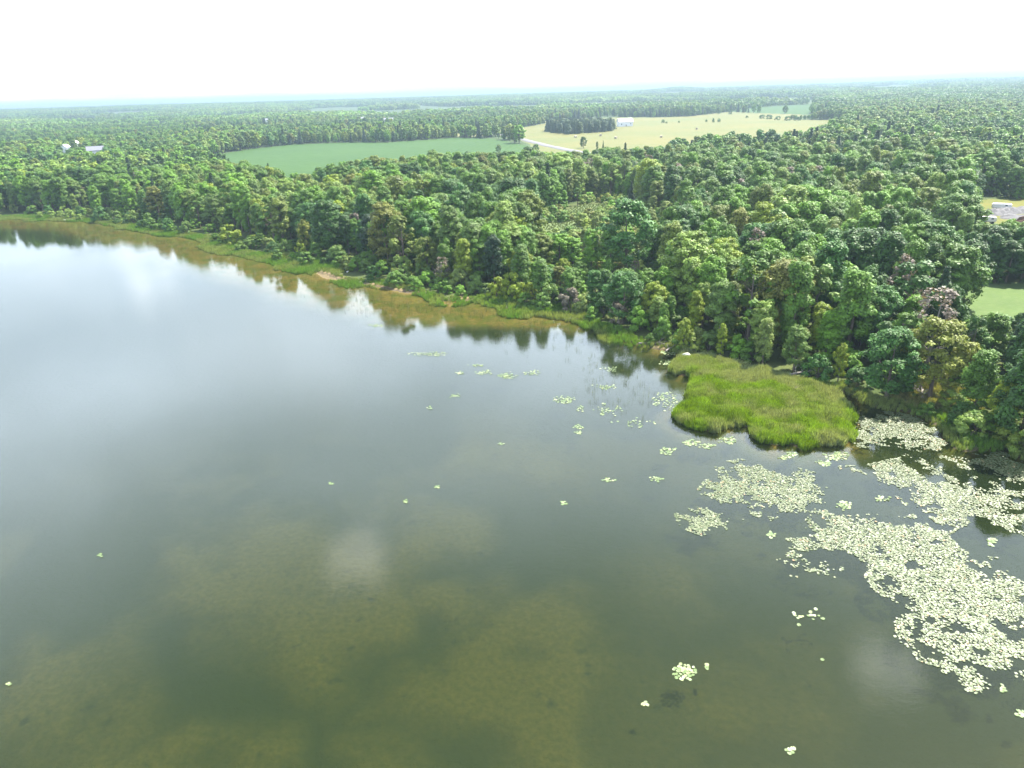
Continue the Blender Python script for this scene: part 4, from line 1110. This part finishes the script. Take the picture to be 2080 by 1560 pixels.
# ------------------------------------------------------------------ buildings, bales, yard
M_white = simple('white_paint', (.62, .62, .60), .6, .3, .05, .5)
M_roofg = simple('grey_roof', (.14, .145, .17), .6, .3, .1, .5)
M_roofw = simple('pale_metal_roof', (.22, .23, .25), .45, .5, .05, .5)
M_glass = simple('window_glass', (.05, .06, .08), .15, .6, .1)
M_door = simple('dark_door', (.16, .12, .10), .6, .3, .1)
def box_mesh(name, sx, sy, sz, mat, ox=0, oy=0, oz=0):
    v = [(ox+a*sx/2, oy+b*sy/2, oz+c*sz) for a in (-1, 1) for b in (-1, 1) for c in (0, 1)]
    f = [(0,1,3,2),(4,6,7,5),(0,4,5,1),(2,3,7,6),(0,2,6,4),(1,5,7,3)]
    return mesh_np(name, v, np.array(f), [mat])
def house(name, px, py, L, W, Hh, rot, roofm, label, cat, zb=1.5, wing=False, wallm=None, f=1.0):
    x, y = P(px, py, zb); x *= f; y *= f; gz, _ = ground_z(np.array([x]), np.array([y])); gz = float(gz[0])
    o = empty(name, (x, y, gz-.2), rot); tag(o, label, cat)
    wallm = wallm or M_white
    gh = W*.38
    def body(nm, L, W, H, ox=0, oy=0):
        l, w = L/2, W/2
        v = [(-l,-w,0),(l,-w,0),(l,w,0),(-l,w,0),(-l,-w,H),(l,-w,H),(l,w,H),(-l,w,H),(-l,0,H+gh),(l,0,H+gh)]
        v = [(a+ox, b+oy, c) for a, b, c in v]
        me = mesh_np(nm, v, [np.array([(0,1,5,4),(2,3,7,6),(3,2,1,0)]), np.array([(1,2,6,9,5),(3,0,4,8,7)])], [wallm]); return me
    link('wall', body('wall', L, W, Hh), o)
    def roof(L, W, H, ox=0, oy=0):
        l, w = L/2+.5, W/2+.6; dz = .25; hh = gh*(w/(W/2))
        b = H+gh-hh
        v = [(-l,-w,b),(l,-w,b),(l,0,H+gh+.02),(-l,0,H+gh+.02),(l,w,b),(-l,w,b)]
        v = [(a+ox, q+oy, c) for a, q, c in v]+[(a+ox, q+oy, c+dz) for a, q, c in v]
        f_ = [(0,3,2,1),(3,5,4,2),(6,7,8,9),(9,8,10,11),(0,1,7,6),(5,11,10,4),(0,6,9,3),(3,9,11,5),(1,2,8,7),(2,4,10,8)]
        return mesh_np('roof', v, np.array(f_), [roofm])
    link('roof', roof(L, W, Hh), o)
    n = max(2, int(L/5))
    wme = box_mesh('window', 1.4, .12, 1.3, M_glass)
    for k in range(n):
        for s_ in (-1, 1):
            if k == n//2 and s_ == -1: continue
            q = link('window', wme, o); q.location = (-L/2+(k+.5)*L/n, s_*(W/2+.02), Hh*.4)
    d = link('door', box_mesh('door', 1.2, .14, 2.2, M_door), o); d.location = (-L/2+(n//2+.5)*L/n, -(W/2+.02), .2)
    return o
h1 = house('farmhouse', 1269, 256, 19, 10, 6, R(12), M_roofw, 'white farmhouse with pale roof beside the pine grove in the hay field', 'house')
house('barn', 193, 301, 12, 7, 12, R(30), M_roofg, 'white hall with a long grey roof rising from the left wood', 'building', 14.5)
house('cottage', 133, 298, 4.5, 4, 13.5, R(80), M_white, 'small white cottage left of the grey-roofed hall', 'house', 14.5)
house('cottage', 151, 289, 5, 4.5, 13, R(70), M_white, 'tiny white cottage behind the small one, left of the hall', 'house', 14.5)
for (px, py, L, lb) in ((738,240,7,'tiny white far house above the left end of the hazy wood edge'),(789,242,14,'long low white far building right of the middle'),(541,243,5,'leftmost tiny white far house above the crop field'),(1172,300,0,'')):
    if L: house('far_house', px, py, L, 6, 13, R(5), M_roofw, lb, 'house', 14.5)
M_bale = simple('hay_bale', (.40, .34, .24), .95, .1, .2, 3)
bale_lab = ['hay bale at the far left of the hay field near the road','pale round bale right of the road, left one of three','pale round bale in the middle of three below the pine grove','pale round bale, right one of three below the pine grove','round bale farther right in the hay field','lone bale by the upper right of the hay field']
for (px, py), lb in zip(((1053,271),(1169,279),(1220,276),(1251,281),(1343,279),(1415,263)), bale_lab):
    x, y = P(px, py, 1.5); gz, _ = ground_z(np.array([x]), np.array([y]))
    v, f = tube([(0, -1, 0), (0, -.97, 0), (0, .97, 0), (0, 1, 0)], [.6, 1.1, 1.1, .6], 14)
    cap = np.array([list(range(14))[::-1], list(range(42, 56))])
    o = link('hay_bale', mesh_np('hay_bale', v, [f, cap], [M_bale], smooth_sh=False)); o.location = (x, y, float(gz[0])+1.05); o.rotation_euler = (0, 0, random.random()*3); o.scale = (1.2, 1.2, 1.2); tag(o, lb, 'hay bale', 'hay bales in the field')
# field trees and bushes in the open
def open_tree(name, px, py, hpx, pr, tn, lb, w=1.0, cat='tree', grp=None):
    x, y = P(px, py, 1.5); gz, _ = ground_z(np.array([x]), np.array([y]))
    h = height_for(x, y, py-hpx)-1.2; s = h/PRO[pr]['H']
    plant(name, pr, x, y, float(gz[0])-.1, s, w, random.random()*6, TINTS[tn], lb, cat, grp, *(('stems', 'foliage') if 'bush' in pr else ()))
open_tree('field_tree', 1185, 300, 24, 'near_06', 'dark green', 'dark twin-topped tree on the near edge of the hay field', 1.2)
open_tree('field_tree', 1213, 304, 18, 'near_04', 'olive green', 'slim olive tree right of the twin-topped one', .8)
open_tree('field_tree', 1225, 304, 20, 'near_conifer', 'dark green', 'narrow pointed tree right of the twin-topped one', .7)
open_tree('field_tree', 1013, 281, 12, 'near_00', 'dark green', 'dark tree at the roadside corner of the crop field', 1.1)
open_tree('field_tree', 1047, 288, 8, 'bush_00', 'dark green', 'single small dark tree beside the road bend', .8)
open_tree('field_tree', 1024, 284, 12, 'near_01', 'bluish green', 'second dark tree at the roadside corner of the crop field', 1.1)
open_tree('field_tree', 1035, 286, 12, 'near_03', 'dark green', 'third dark tree at the roadside corner, next to the road', 1.0)
open_tree('field_tree', 1013, 312, 20, 'near_01', 'grey-green', 'solitary grey-green tree in front of the crop field', 1.1)
open_tree('field_tree', 1088, 305, 14, 'bush_01', 'mid green', 'broad round tree at the near corner of crop field and road', 1.0)
for px, py, h, lb in ((1347,249,7,'lone small bush left in the hay field'),(1354,250,4,'tiny bush beside the lone small bush'),(1379,249,4,'low wide bush in the hay field'),(1435,247,5,'left bush of the field clump'),(1449,248,9,'large round bush of the field clump'),(1460,247,7,'right bush of the field clump'),(1432,233,10,'upright tree at the far side of the hay field'),(1483,232,12,'tallest lone tree at the far side of the hay field'),(1461,231,9,'slim lone tree at the far side of the hay field'),(1517,239,5,'small bush left of the far thicket')):
    open_tree('field_bush', px, py, h, 'bush_0%d' % (px % 4), 'mid green', lb, 1.0 if h < 8 else .6, 'bush')
for (px, py, h), w_ in zip(((1548,240,8),(1562,241,9),(1580,243,8),(1600,244,9),(1620,244,8)), ('leftmost', 'second from left', 'middle', 'second from right', 'rightmost')):
    open_tree('field_bush', px, py, h, 'bush_02', 'bluish green', w_+' low dark bush of the thicket at the right of the hay field', 1.5, 'bush', 'thicket bushes right of the hay field')
# pine grove in the hay field
grove = poly([(1108,262),(1112,268),(1152,273),(1200,270),(1245,266),(1250,256),(1240,250),(1160,249),(1110,256)])
x0, y0 = grove.min(0); x1, y1 = grove.max(0)
gx, gy = np.meshgrid(np.arange(x0, x1, 4.4), np.arange(y0, y1, 12)); gx = gx.ravel()+rng.uniform(-2, 2, gx.size); gy = gy.ravel()+rng.uniform(-2, 2, gy.size)
k = inside(grove, gx, gy); gx, gy = gx[k], gy[k]; print('grove', len(gx))
gxz, _ = ground_z(gx, gy); od = np.argsort(gy)
gsel = od[:150]
for q in gsel:
    con_ = rng.random() < .6; row_ = 'front of the' if np.where(gsel == q)[0][0] < 50 else 'middle of the' if np.where(gsel == q)[0][0] < 100 else 'back of the'
    plant('pine_tree', 'near_conifer' if con_ else 'near_04', gx[q], gy[q], float(gxz[q])-.1, rng.uniform(.75, 1.0), 1.45, rng.uniform(0, 6), (.075, .125, .060) if rng.random() < .7 else (.10, .15, .055), ('narrow pointed' if con_ else 'slender round-topped')+' dark green tree in the '+row_+' planted grove beside the farmhouse', 'tree', 'trees of the planted grove')
# yard at the right: long grey heap, trailer, white box, brown heap
M_grey = simple('grey_gravel', (.125, .122, .124), .9, .2, .25, .8); M_brown = simple('brown_earth', (.075, .042, .03), .95, .1, .3, .8)
def heap(px0, py0, px1, py1, w, h, mat, label, name='gravel_heap', z=1.2):
    a = np.array(P(px0, py0, z)); b = np.array(P(px1, py1, z)); L = np.linalg.norm(b-a); n = max(6, int(L/1.2)); m_ = 9
    d = (b-a)/L; nr = np.array([-d[1], d[0]]); gz, _ = ground_z(np.array([a[0]]), np.array([a[1]]))
    V = []
    for i in range(n+1):
        for j in range(m_):
            t = i/n; u_ = j/(m_-1)*2-1; e = min(1, min(t, 1-t)*8)
            p = a+d*L*t+nr*u_*w/2*(.6+.4*e)
            V.append((p[0]-a[0], p[1]-a[1], max(0, (1-abs(u_)**1.6))*h*e*random.uniform(.75, 1.15)-.1))
    ix = np.arange((n+1)*m_).reshape(n+1, m_); q = np.stack([ix[:-1,:-1], ix[1:,:-1], ix[1:,1:], ix[:-1,1:]], -1).reshape(-1, 4)
    o = link(name, mesh_np(name, V, q, [mat])); o.location = (a[0], a[1], float(gz[0])); tag(o, label, 'heap')
heap(1998,437,2085,430,7,2.0,M_grey,'long low pale grey gravel heap across the yard')
heap(2055,431,2130,424,6,1.8,M_grey,'second grey gravel heap behind the long one at the right edge')
heap(2030,441,2110,446,8,1.3,M_grey,'flat pinkish grey gravel heap in front of the long one')
heap(2066,449,2120,456,7,2.4,M_brown,'brown earth heap at the right edge below the gravel', 'earth_heap')
M_tyre = simple('tyre', (.03, .03, .03), .8, .3, .1)
def trailer(px, py, L, W, Hh, rot, label, cat, name):
    x, y = P(px, py, 1.2); gz, _ = ground_z(np.array([x]), np.array([y])); o = empty(name, (x, y, float(gz[0])), rot); tag(o, label, cat)
    import bmesh
    bm = bmesh.new(); bmesh.ops.create_cube(bm, size=1)
    for v in bm.verts: v.co.x *= L; v.co.y *= W; v.co.z = v.co.z*Hh+Hh/2+.6
    bmesh.ops.bevel(bm, geom=bm.edges[:], offset=.25, segments=2, affect='EDGES')
    me = bpy.data.meshes.new('body'); bm.to_mesh(me); bm.free(); me.materials.append(M_white); link('body', me, o)
    for sx in (-1, 1):
        for sy in (-1, 1):
            v, f = tube([(0, -.13, 0), (0, .13, 0)], [.42, .42], 12); w_ = link('wheel', mesh_np('wheel', v, [f, np.array([list(range(12)), list(range(12, 24))[::-1]])], [M_tyre]), o); w_.location = (sx*L*.28, sy*(W/2-.1), .42)
    for k in (1,):
        w_ = link('window', box_mesh('window', .7, .06, .5, M_glass), o); w_.location = (k*L*.22, -W/2-.02, Hh*.6+.5)
trailer(2033, 426, 6, 2.4, 1.7, R(-30), 'white box trailer parked behind the long grey gravel heap', 'trailer', 'box_trailer')
trailer(2005, 454, 4.5, 2.4, 1.7, R(-20), 'small white trailer standing below the left end of the gravel heap', 'trailer', 'box_trailer')

# ------------------------------------------------------------------ air
def haze():
    m, t, out = new_mat('haze_air')
    pv = t.nodes.new('ShaderNodeVolumePrincipled'); pv.inputs['Color'].default_value = (.23, .30, .365, 1)
    pv.inputs['Density'].default_value = 2.3e-4; pv.inputs['Anisotropy'].default_value = .2
    t.links.new(pv.outputs[0], out.inputs['Volume'])
    me = box_mesh('haze', 52000, 52000, 125, m)
    o = link('haze', me); o.location = (0, 0, -4); tag(o, 'pale blue summer haze over the whole landscape', 'haze', None, 'stuff')
haze()
